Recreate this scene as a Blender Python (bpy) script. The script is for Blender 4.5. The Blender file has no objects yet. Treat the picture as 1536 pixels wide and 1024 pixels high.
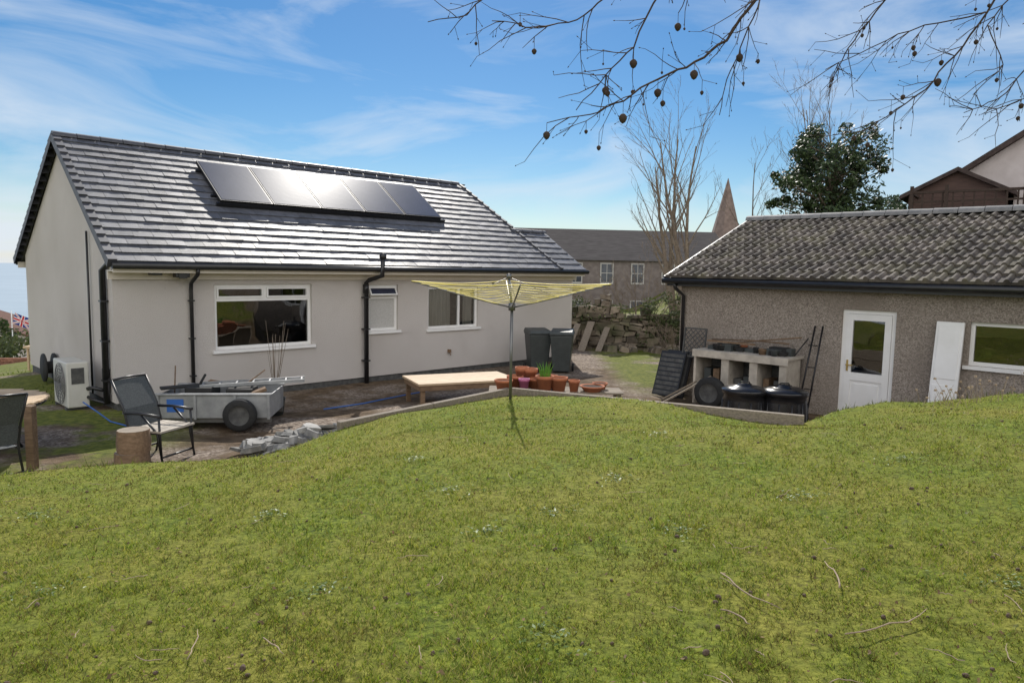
import bpy, math, random
import numpy as np
from mathutils import Vector, Matrix
random.seed(7); np.random.seed(7)
R=random.random
def U(a,b): return a+(b-a)*random.random()
scene=bpy.context.scene
COL=scene.collection

# ---------------------------------------------------------------- materials
def nn(nt,t,**k):
    n=nt.nodes.new(t)
    for a,b in k.items(): setattr(n,a,b)
    return n
def mat(name,c,c2=None,rough=.75,scale=4,detail=6,bump=0,bscale=60,metal=0,spec=.5,lo=.35,hi=.65,c3=None,s3=1.0,island=0,kind='noise',bdist=.01,strans=0,stretch=None):
    m=bpy.data.materials.new(name); m.use_nodes=True
    nt=m.node_tree; p=nt.nodes['Principled BSDF']; L=nt.links.new
    p.inputs['Roughness'].default_value=rough
    p.inputs['Metallic'].default_value=metal
    p.inputs['Specular IOR Level'].default_value=spec
    p.inputs['Base Color'].default_value=(*c,1)
    tc=nn(nt,'ShaderNodeTexCoord'); src=tc.outputs['Object']
    if stretch:
        mp=nn(nt,'ShaderNodeMapping'); mp.inputs['Scale'].default_value=stretch
        L(src,mp.inputs['Vector']); src=mp.outputs['Vector']
    out=None
    if c2:
        if kind=='voronoi':
            t=nn(nt,'ShaderNodeTexVoronoi'); t.inputs['Scale'].default_value=scale; L(src,t.inputs['Vector'])
            sx=nn(nt,'ShaderNodeSeparateColor'); L(t.outputs['Color'],sx.inputs[0]); fac=sx.outputs[0]
        else:
            t=nn(nt,'ShaderNodeTexNoise'); t.inputs['Scale'].default_value=scale; t.inputs['Detail'].default_value=detail
            t.inputs['Roughness'].default_value=.6
            L(src,t.inputs['Vector']); fac=t.outputs['Fac']
        r=nn(nt,'ShaderNodeValToRGB'); r.color_ramp.elements[0].position=lo; r.color_ramp.elements[1].position=hi
        r.color_ramp.elements[0].color=(*c,1); r.color_ramp.elements[1].color=(*c2,1)
        L(fac,r.inputs['Fac']); out=r.outputs['Color']
    if c3:
        t3=nn(nt,'ShaderNodeTexNoise'); t3.inputs['Scale'].default_value=s3; t3.inputs['Detail'].default_value=5
        L(src,t3.inputs['Vector'])
        r3=nn(nt,'ShaderNodeValToRGB'); r3.color_ramp.elements[0].position=.45; r3.color_ramp.elements[1].position=.7
        r3.color_ramp.elements[0].color=(0,0,0,1); r3.color_ramp.elements[1].color=(1,1,1,1)
        L(t3.outputs['Fac'],r3.inputs['Fac'])
        mx=nn(nt,'ShaderNodeMix',data_type='RGBA'); L(r3.outputs['Color'],mx.inputs[0])
        if out: L(out,mx.inputs[6])
        else: mx.inputs[6].default_value=(*c,1)
        mx.inputs[7].default_value=(*c3,1); out=mx.outputs[2]
    if island:
        g=nn(nt,'ShaderNodeNewGeometry'); mr=nn(nt,'ShaderNodeMapRange')
        mr.inputs['To Min'].default_value=1-island; mr.inputs['To Max'].default_value=1+island
        L(g.outputs['Random Per Island'],mr.inputs['Value'])
        hs=nn(nt,'ShaderNodeHueSaturation'); L(mr.outputs[0],hs.inputs['Value'])
        if out: L(out,hs.inputs['Color'])
        else: hs.inputs['Color'].default_value=(*c,1)
        out=hs.outputs[0]
    if out: L(out,p.inputs['Base Color'])
    if bump:
        b=nn(nt,'ShaderNodeTexNoise'); b.inputs['Scale'].default_value=bscale; b.inputs['Detail'].default_value=4
        L(src,b.inputs['Vector'])
        bp=nn(nt,'ShaderNodeBump'); bp.inputs['Strength'].default_value=bump; bp.inputs['Distance'].default_value=bdist
        L(b.outputs['Fac'],bp.inputs['Height']); L(bp.outputs['Normal'],p.inputs['Normal'])
    if strans:
        tr=nn(nt,'ShaderNodeBsdfTranslucent')
        if out: L(out,tr.inputs['Color'])
        else: tr.inputs['Color'].default_value=(*c,1)
        ms=nn(nt,'ShaderNodeMixShader'); ms.inputs[0].default_value=strans
        L(p.outputs[0],ms.inputs[1]); L(tr.outputs[0],ms.inputs[2])
        L(ms.outputs[0],nt.nodes['Material Output'].inputs['Surface'])
    return m
def glassmat(name,tint=(.85,.88,.85)):
    m=bpy.data.materials.new(name); m.use_nodes=True; nt=m.node_tree; L=nt.links.new
    for n in list(nt.nodes):
        if n.type!='OUTPUT_MATERIAL': nt.nodes.remove(n)
    o=[n for n in nt.nodes if n.type=='OUTPUT_MATERIAL'][0]
    t=nn(nt,'ShaderNodeBsdfTransparent'); t.inputs[0].default_value=(*tint,1)
    g=nn(nt,'ShaderNodeBsdfGlossy'); g.inputs['Roughness'].default_value=.015
    f=nn(nt,'ShaderNodeFresnel'); f.inputs[0].default_value=2.4
    tc=nn(nt,'ShaderNodeTexCoord'); b=nn(nt,'ShaderNodeTexNoise'); b.inputs['Scale'].default_value=1.3; L(tc.outputs['Object'],b.inputs['Vector'])
    bp=nn(nt,'ShaderNodeBump'); bp.inputs['Strength'].default_value=.15; bp.inputs['Distance'].default_value=.05; L(b.outputs['Fac'],bp.inputs['Height']); L(bp.outputs['Normal'],g.inputs['Normal'])
    ms=nn(nt,'ShaderNodeMixShader'); L(f.outputs[0],ms.inputs[0]); L(t.outputs[0],ms.inputs[1]); L(g.outputs[0],ms.inputs[2])
    L(ms.outputs[0],o.inputs['Surface']); return m

M_render=mat('pale_render',(.61,.565,.53),(.69,.645,.61),rough=.9,scale=1.2,bump=1,bscale=80,bdist=.03,lo=.3,hi=.7,c3=(.57,.525,.485),s3=.6)
M_plinth=mat('plinth',(.05,.05,.05),(.1,.1,.095),rough=.9,scale=9,bump=.4)
M_tile=mat('roof_tile',(.075,.078,.09),(.115,.118,.135),rough=.5,scale=7,bump=.25,bscale=120,island=.25,spec=.45)
M_verge=mat('verge_tile',(.055,.057,.066),(.08,.08,.092),rough=.5,scale=8,island=.15)
M_white=mat('white_upvc',(.82,.81,.8),(.76,.75,.73),rough=.35,scale=3)
M_fascia=mat('cream_fascia',(.66,.6,.52),(.6,.55,.47),rough=.5,scale=3)
M_black=mat('black_plastic',(.012,.012,.014),(.02,.02,.022),rough=.35,scale=8)
M_glass=glassmat('window_glass')
M_room=mat('room_interior',(.03,.025,.02),(.06,.05,.04),rough=.9,scale=2)
M_curtain=mat('curtain',(.75,.72,.68),(.55,.52,.49),rough=.9,scale=5,stretch=(8,8,.3))
M_frost=mat('frosted_pane',(.42,.41,.39),(.5,.49,.47),rough=.25,scale=30)
M_pv=mat('solar_glass',(.02,.024,.045),(.03,.034,.06),rough=.22,scale=3,spec=.6,bump=.03,bscale=8)
M_pvf=mat('solar_frame',(.03,.03,.033),rough=.35,metal=.6)
M_pebble=mat('pebbledash',(.2,.168,.14),(.49,.42,.36),rough=.95,scale=60,kind='voronoi',lo=.0,hi=1,bump=1,bscale=110,bdist=.02,c3=(.28,.235,.195),s3=.9)
M_pant=mat('concrete_tile',(.06,.05,.043),(.155,.132,.114),rough=.85,scale=5,detail=9,bump=.5,bscale=60,island=.35,c3=(.12,.108,.072),s3=2.5)
M_ridge=mat('ridge_tile',(.17,.17,.17),(.26,.25,.24),rough=.7,scale=6,island=.15,bump=.3)
M_wood=mat('pale_wood',(.42,.3,.18),(.58,.44,.29),rough=.7,scale=6,stretch=(1,8,8),bump=.2,bscale=20,island=.12)
M_greywood=mat('weathered_wood',(.17,.14,.105),(.3,.25,.195),rough=.85,scale=6,stretch=(1,9,9),bump=.5,bscale=30,island=.2)
M_brownwood=mat('brown_wood',(.13,.08,.045),(.23,.15,.09),rough=.8,scale=6,stretch=(1,6,6),bump=.3,bscale=20,island=.2)
M_palebench=mat('pale_bench',(.36,.32,.27),(.5,.45,.38),rough=.8,scale=6,bump=.3,bscale=20,island=.15)
M_terra=mat('terracotta',(.46,.16,.075),(.36,.13,.065),rough=.85,scale=8,island=.15,bump=.1)
M_pink=mat('pink_pot',(.5,.15,.28),(.45,.13,.26),rough=.5,scale=8)
M_soil=mat('soil',(.03,.02,.013),(.06,.04,.028),rough=1,scale=30,bump=.8,bscale=60)
M_metal=mat('galvanised',(.26,.27,.28),(.38,.39,.4),rough=.5,metal=.5,scale=5)
M_pole=mat('pole_metal',(.15,.15,.15),(.22,.22,.22),rough=.4,metal=.7,scale=5)
M_yellow=mat('yellow_line',(.85,.7,.12),(.75,.62,.1),rough=.5,scale=9)
M_bark=mat('bark',(.15,.115,.085),(.25,.2,.15),rough=.95,scale=8,bump=.6,bscale=25)
M_barkd=mat('dark_bark',(.035,.022,.016),(.06,.04,.03),rough=.9,scale=20)
M_leafd=mat('evergreen_leaf',(.03,.05,.016),(.07,.105,.035),rough=.5,scale=1.4,island=.5,strans=.3)
M_hedge=mat('hedge_leaf',(.05,.07,.02),(.11,.13,.045),rough=.6,scale=1.4,island=.5,strans=.25)
M_rubble=mat('rubble_stone',(.12,.095,.07),(.26,.215,.165),rough=.95,scale=4,island=.5,bump=.8,bscale=25,c3=(.07,.075,.035),s3=2)
M_mortar=mat('mortar',(.05,.042,.033),(.09,.075,.06),rough=1,scale=10,bump=.6)
M_slate=mat('slate_stone',(.12,.12,.115),(.28,.27,.25),rough=.75,scale=5,island=.4,bump=.6,bscale=30)
M_sandst=mat('tenement_stone',(.13,.108,.1),(.21,.18,.168),rough=.95,scale=2.5,detail=10,bump=.3,bscale=8)
M_slroof=mat('slate_roof',(.055,.05,.05),(.09,.083,.082),rough=.95,spec=.1,scale=3,stretch=(.4,1,6))
M_spire=mat('spire_stone',(.15,.11,.095),(.24,.18,.155),rough=.9,scale=2,detail=8)
M_dkglass=mat('far_window_glass',(.05,.055,.07),(.12,.13,.15),rough=.15,scale=1)
M_clad=mat('timber_cladding',(.06,.035,.028),(.1,.058,.045),rough=.8,scale=3,stretch=(1,1,12))
M_lwall=mat('neighbour_render',(.46,.41,.39),(.54,.49,.47),rough=.9,scale=2,bump=.3)
M_broof=mat('brown_roof',(.05,.038,.035),(.085,.065,.058),rough=.95,spec=.1,scale=6,bump=.4,bscale=12)
M_brick=mat('red_brick',(.2,.085,.055),(.3,.15,.1),rough=.9,scale=9,island=.3,bump=.3)
M_bin=mat('bin_plastic',(.035,.042,.042),(.05,.058,.058),rough=.45,scale=6)
M_compost=mat('compost_plastic',(.01,.01,.012),(.016,.016,.018),rough=.22,scale=6)
M_rubber=mat('rubber',(.012,.012,.012),(.02,.02,.02),rough=.8,scale=20)
M_hp=mat('heat_pump_case',(.56,.55,.5),(.5,.49,.45),rough=.4,scale=4)
M_hpd=mat('heat_pump_grille',(.12,.12,.12),rough=.5)
M_blue=mat('blue_hose',(.03,.12,.4),rough=.4)
M_mesh=mat('chair_mesh',(.05,.055,.06),(.09,.1,.1),rough=.8,scale=60)
M_cone=mat('pine_cone_scale',(.07,.043,.028),(.13,.09,.06),rough=.9,scale=40,bump=.6)
M_twig=mat('dry_twig',(.4,.31,.21),(.27,.2,.14),rough=.9,scale=15)
M_leafl=mat('dead_leaf',(.16,.09,.04),(.32,.22,.11),rough=.8,scale=9,island=.4,strans=.3)
M_sprout=mat('green_shoots',(.12,.3,.03),(.2,.42,.05),rough=.5,scale=8,strans=.3)
M_red=mat('flag_red',(.5,.02,.03),rough=.7); M_fblue=mat('flag_blue',(.02,.03,.2),rough=.7); M_fwhite=mat('flag_white',(.8,.8,.8),rough=.7)

# ---------------------------------------------------------------- mesh builder
class MB:
    def __init__(s): s.v=[];s.f=[];s.m=[];s.s=[];s.M=None
    def add(s,vs,fs,mi=0,sm=False):
        b=len(s.v)
        if s.M is not None: vs=[s.M@Vector(v) for v in vs]
        s.v+=[tuple(v) for v in vs]
        for f in fs: s.f.append(tuple(i+b for i in f)); s.m.append(mi); s.s.append(sm)
    def box(s,x0,x1,y0,y1,z0,z1,mi=0):
        s.add([(x0,y0,z0),(x1,y0,z0),(x1,y1,z0),(x0,y1,z0),(x0,y0,z1),(x1,y0,z1),(x1,y1,z1),(x0,y1,z1)],
              [(0,3,2,1),(4,5,6,7),(0,1,5,4),(1,2,6,5),(2,3,7,6),(3,0,4,7)],mi)
    def beam(s,p0,p1,w,h,mi=0,up=(0,0,1)):
        p0=Vector(p0);p1=Vector(p1);d=p1-p0;l=d.length;d.normalize();up=Vector(up)
        if abs(d.dot(up))>.98: up=Vector((0,1,0))
        a=d.cross(up).normalized()*w/2;b=a.cross(d).normalized()*h/2
        vs=[p0-a-b,p0+a-b,p0+a+b,p0-a+b,p1-a-b,p1+a-b,p1+a+b,p1-a+b]
        s.add(vs,[(0,3,2,1),(4,5,6,7),(0,1,5,4),(1,2,6,5),(2,3,7,6),(3,0,4,7)],mi)
    def tube(s,pts,rs,n=8,mi=0,cap=True):
        pts=[Vector(p) for p in pts]
        if not hasattr(rs,'__len__'): rs=[rs]*len(pts)
        vs=[];prev=None
        for i,p in enumerate(pts):
            t=(pts[min(i+1,len(pts)-1)]-pts[max(i-1,0)])
            if t.length<1e-9: t=Vector((0,0,1))
            t.normalize()
            if prev is None:
                ref=Vector((0,0,1)) if abs(t.z)<.9 else Vector((1,0,0))
                a=t.cross(ref).normalized()
            else:
                a=prev-t*prev.dot(t)
                a=a.normalized() if a.length>1e-6 else t.orthogonal().normalized()
            prev=a;b=t.cross(a)
            for k in range(n):
                an=2*math.pi*k/n; vs.append(p+(a*math.cos(an)+b*math.sin(an))*rs[i])
        fs=[]
        for i in range(len(pts)-1):
            for k in range(n):
                k2=(k+1)%n; fs.append((i*n+k,i*n+k2,(i+1)*n+k2,(i+1)*n+k))
        s.add(vs,fs,mi,True)
        if cap and n>3:
            b=len(s.v)-len(vs)
            s.f.append(tuple(b+k for k in reversed(range(n)))); s.m.append(mi); s.s.append(False)
            e=b+(len(pts)-1)*n
            s.f.append(tuple(e+k for k in range(n))); s.m.append(mi); s.s.append(False)
    def lathe(s,prof,c=(0,0,0),n=24,mi=0):
        vs=[];fs=[]
        for (r,z) in prof:
            for k in range(n):
                a=2*math.pi*k/n; vs.append((c[0]+r*math.cos(a),c[1]+r*math.sin(a),c[2]+z))
        for i in range(len(prof)-1):
            for k in range(n):
                k2=(k+1)%n; fs.append((i*n+k,i*n+k2,(i+1)*n+k2,(i+1)*n+k))
        s.add(vs,fs,mi,True)
    def rock(s,c,sx,sy,sz,mi=0,rz=0,j=.25,tilt=0):
        vs=[]
        ca,sa=math.cos(rz),math.sin(rz); tx,ty=U(-tilt,tilt),U(-tilt,tilt)
        for zz in (-1,1):
            for k in range(7):
                a=2*math.pi*k/7+U(-.2,.2); rr=1+U(-j,j); q=.82 if zz>0 else 1
                x=math.cos(a)*rr*sx*q; y=math.sin(a)*rr*sy*q
                vs.append((c[0]+x*ca-y*sa,c[1]+x*sa+y*ca,c[2]+zz*sz*(1+U(-j,j)*.6)+x*tx+y*ty))
        fs=[tuple(reversed(range(7))),tuple(range(7,14))]+[(k,(k+1)%7,7+(k+1)%7,7+k) for k in range(7)]
        s.add(vs,fs,mi)
    def obj(s,name,mats,parent=None,loc=None,rz=0,bevel=0,matrix=None):
        me=bpy.data.meshes.new(name); me.from_pydata(s.v,[],s.f)
        for m in (mats if isinstance(mats,(list,tuple)) else [mats]): me.materials.append(m)
        me.polygons.foreach_set('material_index',s.m); me.polygons.foreach_set('use_smooth',s.s)
        me.update()
        o=bpy.data.objects.new(name,me); COL.objects.link(o)
        if parent: o.parent=parent
        if matrix is not None: o.matrix_local=matrix
        else:
            if loc: o.location=loc
            o.rotation_euler=(0,0,rz)
        if bevel:
            b=o.modifiers.new('bevel','BEVEL'); b.width=bevel; b.segments=2; b.limit_method='ANGLE'
        return o
def empty(name,loc=(0,0,0),rz=0):
    e=bpy.data.objects.new(name,None); COL.objects.link(e); e.location=loc; e.rotation_euler=(0,0,rz); e.empty_display_size=.3
    return e

# ---------------------------------------------------------------- terrain heights
LP=[(-4.9,6.8),(-4.0,7.5),(-2.8,8.05),(-1.99,8.97),(-.02,10.89),(3.61,9.04),(4.25,9.45),(5.3,10.0),(6.9,9.7),(9,8.0),(14,5),(14,-25),(-16,-25),(-16,2.5),(-8,5.2),(-6.2,6.0)]
SHARP={1:.7,2:.45,3:.12,4:.12,5:.35,6:.6,7:.6,8:.6}
_rg=np.random.RandomState(11); _G=_rg.rand(256,256)
def vn(x,y,s):
    x=np.asarray(x)*s+500.3;y=np.asarray(y)*s+500.7; xi=np.floor(x).astype(int);yi=np.floor(y).astype(int); fx=x-xi;fy=y-yi
    fx=fx*fx*(3-2*fx);fy=fy*fy*(3-2*fy); a=_G[yi%256,xi%256];b=_G[yi%256,(xi+1)%256];c=_G[(yi+1)%256,xi%256];d=_G[(yi+1)%256,(xi+1)%256]
    return (a*(1-fx)+b*fx)*(1-fy)+(c*(1-fx)+d*fx)*fy
def lawn_sd(x,y):
    n=len(LP); best=np.full(x.shape,1e9); w=np.full(x.shape,1.0); inside=np.zeros(x.shape,bool)
    for i in range(n):
        ax,ay=LP[i];bx,by=LP[(i+1)%n]; dx,dy=bx-ax,by-ay
        t=np.clip(((x-ax)*dx+(y-ay)*dy)/(dx*dx+dy*dy),0,1)
        d=np.hypot(x-ax-t*dx,y-ay-t*dy)
        k=d<best; best=np.where(k,d,best); w=np.where(k,SHARP.get(i,1.2),w)
        c=((ay>y)!=(by>y))&(x<(bx-ax)*(y-ay)/((by-ay) if by!=ay else 1e-9)+ax); inside^=c
    return np.where(inside,best,-best),w
def sst(a,b,v):
    t=np.clip((v-a)/(b-a),0,1); return t*t*(3-2*t)
def H(x,y):
    x=np.asarray(x,float);y=np.asarray(y,float)
    g=-.1+0*x
    g=g-.16*np.clip(-x-11,0,220)*sst(8,20,y)-.16*np.clip(-x-22,0,220)*(1-sst(8,20,y))*.9
    g=g+ 2.2*sst(9,15,x)*sst(19,24,y)
    g=g-.03*np.clip(y-26,0,80)*sst(20,0,x)
    g=g-.012*np.clip(y-110,0,300)
    g=g+.015*np.sin(x*2.3+y)*np.sin(y*1.9-x*.7)
    g=g+.16*np.exp(-(((x+2.75)*.77+(y-9.95)*.64)**2/.9+((x+2.75)*.64-(y-9.95)*.77)**2/.09))
    xc=np.clip(x,-9,9);yc=np.clip(y,-6,13)
    l=.9-.028*yc+.052*xc-.25*np.exp(-((x-3.4)**2+(y-9.1)**2)/1.6)-.2*np.exp(-((x+3.1)**2/2.2+(y-8.3)**2/1.6))-.14*np.exp(-((x-5.7)**2/1.5+(y-9.8)**2/2))
    l=l+.018*np.sin(x*1.3+.5*y)+.014*np.sin(y*2.1-x*.6)+.03*(vn(x,y,2.2)-.5)
    sd,w=lawn_sd(x,y)
    t=np.clip((sd+w)/w,0,1); t=t*t*(3-2*t)
    return g*(1-t)+l*t
def h1(x,y): return float(H(np.array([x]),np.array([y]))[0])

def axis(a,b,st,far):
    c=list(np.arange(a,b,st)); s=st;v=b;r=[]
    while v<far: r.append(v); s*=1.25; v+=s
    s=st;v=a-st;l=[]
    while v>-far: l.append(v); s*=1.25; v-=s
    return np.array(l[::-1]+c+r)
xs=axis(-8,8,.11,5000);ys=axis(1.5,13,.11,5000)
X,Y=np.meshgrid(xs,ys); Z=H(X,Y)
nx,ny=len(xs),len(ys)
co=np.stack([X.ravel(),Y.ravel(),Z.ravel()],1)
idx=np.arange(nx*ny).reshape(ny,nx)
q=np.stack([idx[:-1,:-1].ravel(),idx[:-1,1:].ravel(),idx[1:,1:].ravel(),idx[1:,:-1].ravel()],1)
me=bpy.data.meshes.new('ground'); me.from_pydata(co.tolist(),[],q.tolist()); me.polygons.foreach_set('use_smooth',[True]*len(q))
sd,w=lawn_sd(X,Y); at=me.attributes.new('lawn','FLOAT','POINT'); at.data.foreach_set('value',sst(-.25,.05,sd).ravel())
far=np.maximum(sst(13,16,np.hypot(X-0,Y-0)*1.0)*sst(2.3,3.0,X)*sst(14.5,16.5,Y), sst(-8.0,-9.5,X))
far=np.maximum(far,sst(26,30,Y))
at=me.attributes.new('moss','FLOAT','POINT'); at.data.foreach_set('value',far.ravel())
at=me.attributes.new('weedy','FLOAT','POINT'); at.data.foreach_set('value',np.maximum(sst(-4.4,-5.6,X),sst(-.6,-.1,sd)*sst(-2.2,-3.2,X)).ravel())
ground=bpy.data.objects.new('ground',me); COL.objects.link(ground)
gm=bpy.data.materials.new('ground_mat'); gm.use_nodes=True; nt=gm.node_tree; L=nt.links.new; p=nt.nodes['Principled BSDF']
p.inputs['Roughness'].default_value=.95; p.inputs['Specular IOR Level'].default_value=.2
tc=nn(nt,'ShaderNodeTexCoord')
def noi(s,d=6,rough=.6):
    n=nn(nt,'ShaderNodeTexNoise'); n.inputs['Scale'].default_value=s; n.inputs['Detail'].default_value=d; n.inputs['Roughness'].default_value=rough
    L(tc.outputs['Object'],n.inputs['Vector']); return n.outputs['Fac']
def ramp(f,els):
    r=nn(nt,'ShaderNodeValToRGB'); cr=r.color_ramp
    while len(cr.elements)<len(els): cr.elements.new(.5)
    for e,(p_,c_) in zip(cr.elements,els): e.position=p_; e.color=(*c_,1)
    L(f,r.inputs['Fac']); return r.outputs['Color']
def mix(f,a,b):
    m_=nn(nt,'ShaderNodeMix',data_type='RGBA'); L(f,m_.inputs[0]); L(a,m_.inputs[6]); L(b,m_.inputs[7]); return m_.outputs[2]
lawnc=mix(ramp(noi(.9,5),[(.38,(0,0,0)),(.62,(1,1,1))]),ramp(noi(25,8),[(.3,(.035,.055,.008)),(.5,(.13,.17,.018)),(.7,(.26,.29,.035))]),ramp(noi(30,8),[(.3,(.07,.06,.015)),(.5,(.19,.19,.028)),(.7,(.32,.3,.06))]))
vor=nn(nt,'ShaderNodeTexVoronoi'); vor.inputs['Scale'].default_value=26; L(tc.outputs['Object'],vor.inputs['Vector'])
sv=nn(nt,'ShaderNodeSeparateColor'); L(vor.outputs['Color'],sv.inputs[0])
gravel=ramp(sv.outputs[0],[(.0,(.1,.075,.057)),(.5,(.21,.165,.13)),(1,(.36,.3,.245))])
dirt=ramp(noi(6,8),[(.3,(.06,.04,.024)),(.55,(.13,.09,.055)),(.75,(.22,.16,.105))])
grav=mix(ramp(noi(.7,4),[(.42,(0,0,0)),(.55,(1,1,1))]),gravel,dirt)
green=ramp(noi(9,8),[(.3,(.055,.075,.014)),(.6,(.16,.175,.03)),(.8,(.26,.24,.075))])
a3=nn(nt,'ShaderNodeAttribute',attribute_name='weedy')
wm=nn(nt,'ShaderNodeMath',operation='MULTIPLY'); L(ramp(noi(.8,6),[(.42,(0,0,0)),(.52,(1,1,1))]),wm.inputs[0]); L(a3.outputs['Fac'],wm.inputs[1])
grav2=mix(wm.outputs[0],grav,green)
mossy=mix(ramp(noi(.55,6),[(.52,(0,0,0)),(.62,(1,1,1))]),green,gravel)
a1=nn(nt,'ShaderNodeAttribute',attribute_name='moss'); a2=nn(nt,'ShaderNodeAttribute',attribute_name='lawn')
c_=mix(a1.outputs['Fac'],grav2,mossy); c_=mix(a2.outputs['Fac'],c_,lawnc)
L(c_,p.inputs['Base Color'])
bp=nn(nt,'ShaderNodeBump'); bp.inputs['Strength'].default_value=.8; bp.inputs['Distance'].default_value=.03
L(noi(40,6),bp.inputs['Height']); L(bp.outputs['Normal'],p.inputs['Normal'])
me.materials.append(gm)

# sea
mb=MB(); mb.add([(-6000,-3000,-27),(-60,-3000,-27),(-60,7000,-27),(-6000,7000,-27)],[(0,1,2,3)])
M_sea=mat('sea_water',(.3,.36,.4),(.36,.42,.46),rough=.4,scale=.02,bump=.3,bscale=.3,bdist=.5)
mb.obj('sea',M_sea)

# ---------------------------------------------------------------- grass blades
def blades(name,N,y0,y1,hmin,hmax,wbase,lean,cols,sel,material,xw=.85,seed=1):
    rg=np.random.RandomState(seed)
    y=y0*(y1/y0)**rg.rand(N); x=(rg.rand(N)*2-1)*(xw*y+1.0)
    sd,_=lawn_sd(x,y)
    dens=.16+.84*sst(.33,.55,vn(x,y,11)*.5+vn(x,y,27)*.5)
    k=sel(x,y,sd,rg)&(rg.rand(N)<dens); x=x[k];y=y[k];N=len(x)
    z=H(x,y)-.004
    hh=(hmin+(hmax-hmin)*rg.rand(N)**1.6)
    patch=sst(.25,.75,vn(x,y,1.1)*.6+vn(x,y,2.9)*.4)
    clump=sst(.6,.85,vn(x,y,7)*.5+vn(x,y,15)*.5)
    hh*=.7+.4*patch+.6*clump
    an=rg.rand(N)*2*np.pi; ln=hh*lean*(.3+rg.rand(N)); wd=wbase*(.6+.8*rg.rand(N))*(1+y/3.5)
    b=rg.rand(N)*2*np.pi
    px=np.cos(b)*wd/2;py=np.sin(b)*wd/2
    V=np.empty((N,3,3))
    V[:,0]=np.stack([x-px,y-py,z],1);V[:,1]=np.stack([x+px,y+py,z],1)
    V[:,2]=np.stack([x+np.cos(an)*ln,y+np.sin(an)*ln,z+hh],1)
    me=bpy.data.meshes.new(name); me.vertices.add(3*N); me.vertices.foreach_set('co',V.ravel())
    me.loops.add(3*N); me.loops.foreach_set('vertex_index',np.arange(3*N,dtype=np.int32))
    me.polygons.add(N); me.polygons.foreach_set('loop_start',np.arange(0,3*N,3,dtype=np.int32))
    me.polygons.foreach_set('loop_total',np.full(N,3,dtype=np.int32))
    me.update()
    cols=np.array(cols)
    pr=rg.rand(N)*.9+.35*(patch-.45)-.12*clump+.3*(vn(x,y,5)-.5)+.25*(vn(x,y,18)-.5); ci=np.clip((pr*len(cols)).astype(int),0,len(cols)-1)
    c=cols[ci]*(.6+.8*rg.rand(N))[:,None]
    br=sst(.68,.82,vn(x+31,y+7,3.1)*.6+vn(x,y,8)*.4)[:,None]; c=c*(1-br*.45)+np.array([.22,.15,.05])*br*.45
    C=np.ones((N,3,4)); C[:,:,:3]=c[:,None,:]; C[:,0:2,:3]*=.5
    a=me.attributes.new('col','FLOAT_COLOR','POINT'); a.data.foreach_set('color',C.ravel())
    me.materials.append(material)
    o=bpy.data.objects.new(name,me); COL.objects.link(o); return o
gb=bpy.data.materials.new('grass_blade'); gb.use_nodes=True; nt=gb.node_tree; L=nt.links.new; p=nt.nodes['Principled BSDF']
at=nn(nt,'ShaderNodeAttribute',attribute_name='col'); L(at.outputs['Color'],p.inputs['Base Color']); p.inputs['Roughness'].default_value=.45; p.inputs['Specular IOR Level'].default_value=.4
tr=nn(nt,'ShaderNodeBsdfTranslucent'); L(at.outputs['Color'],tr.inputs['Color']); ms=nn(nt,'ShaderNodeMixShader'); ms.inputs[0].default_value=.45
L(p.outputs[0],ms.inputs[1]);L(tr.outputs[0],ms.inputs[2]);L(ms.outputs[0],nt.nodes['Material Output'].inputs['Surface'])
GC=[(.16,.12,.03),(.12,.19,.018),(.18,.27,.022),(.25,.34,.028),(.33,.39,.035),(.42,.41,.055),(.5,.44,.15)]
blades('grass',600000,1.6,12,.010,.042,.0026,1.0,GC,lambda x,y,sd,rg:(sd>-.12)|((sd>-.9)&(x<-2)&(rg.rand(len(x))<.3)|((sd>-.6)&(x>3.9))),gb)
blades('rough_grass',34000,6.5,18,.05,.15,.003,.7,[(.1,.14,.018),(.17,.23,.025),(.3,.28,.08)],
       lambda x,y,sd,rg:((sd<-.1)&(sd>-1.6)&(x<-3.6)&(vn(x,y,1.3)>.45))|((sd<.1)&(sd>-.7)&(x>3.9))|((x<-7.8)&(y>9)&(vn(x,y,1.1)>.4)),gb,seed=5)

# ---------------------------------------------------------------- bungalow
HA=math.radians(44.62)
house=empty('rendered_bungalow',(-6.89,12.4,0),HA)
def wallholes(mb,x0,x1,z0,z1,holes,dep=.11,mi=0,y=0):
    xsx=sorted({x0,x1,*[h[0] for h in holes],*[h[1] for h in holes]}); zz=sorted({z0,z1,*[h[2] for h in holes],*[h[3] for h in holes]})
    for i in range(len(xsx)-1):
        for j in range(len(zz)-1):
            cx=(xsx[i]+xsx[i+1])/2;cz=(zz[j]+zz[j+1])/2
            if any(h[0]<cx<h[1] and h[2]<cz<h[3] for h in holes): continue
            mb.add([(xsx[i],y,zz[j]),(xsx[i+1],y,zz[j]),(xsx[i+1],y,zz[j+1]),(xsx[i],y,zz[j+1])],[(0,1,2,3)],mi)
    for a,b,c,d in holes:
        mb.add([(a,y,c),(b,y,c),(b,y,d),(a,y,d),(a,y+dep,c),(b,y+dep,c),(b,y+dep,d),(a,y+dep,d)],[(0,4,5,1),(1,5,6,2),(2,6,7,3),(3,7,4,0)],mi)
W1=(1.75,3.78,.85,2.11);W2=(5.14,5.97,1.05,2.09);W3=(6.84,8.45,1.02,2.04)
mb=MB(); wallholes(mb,0,12.1,.03,2.4,[W1,W2,W3])
D=6.6;RK=2.95;RZ=4.95
mb.add([(0,0,.03),(0,D,.03),(0,D,2.62),(0,RK,4.87),(0,0,2.7)],[(0,4,3,2,1)],0)
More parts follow.
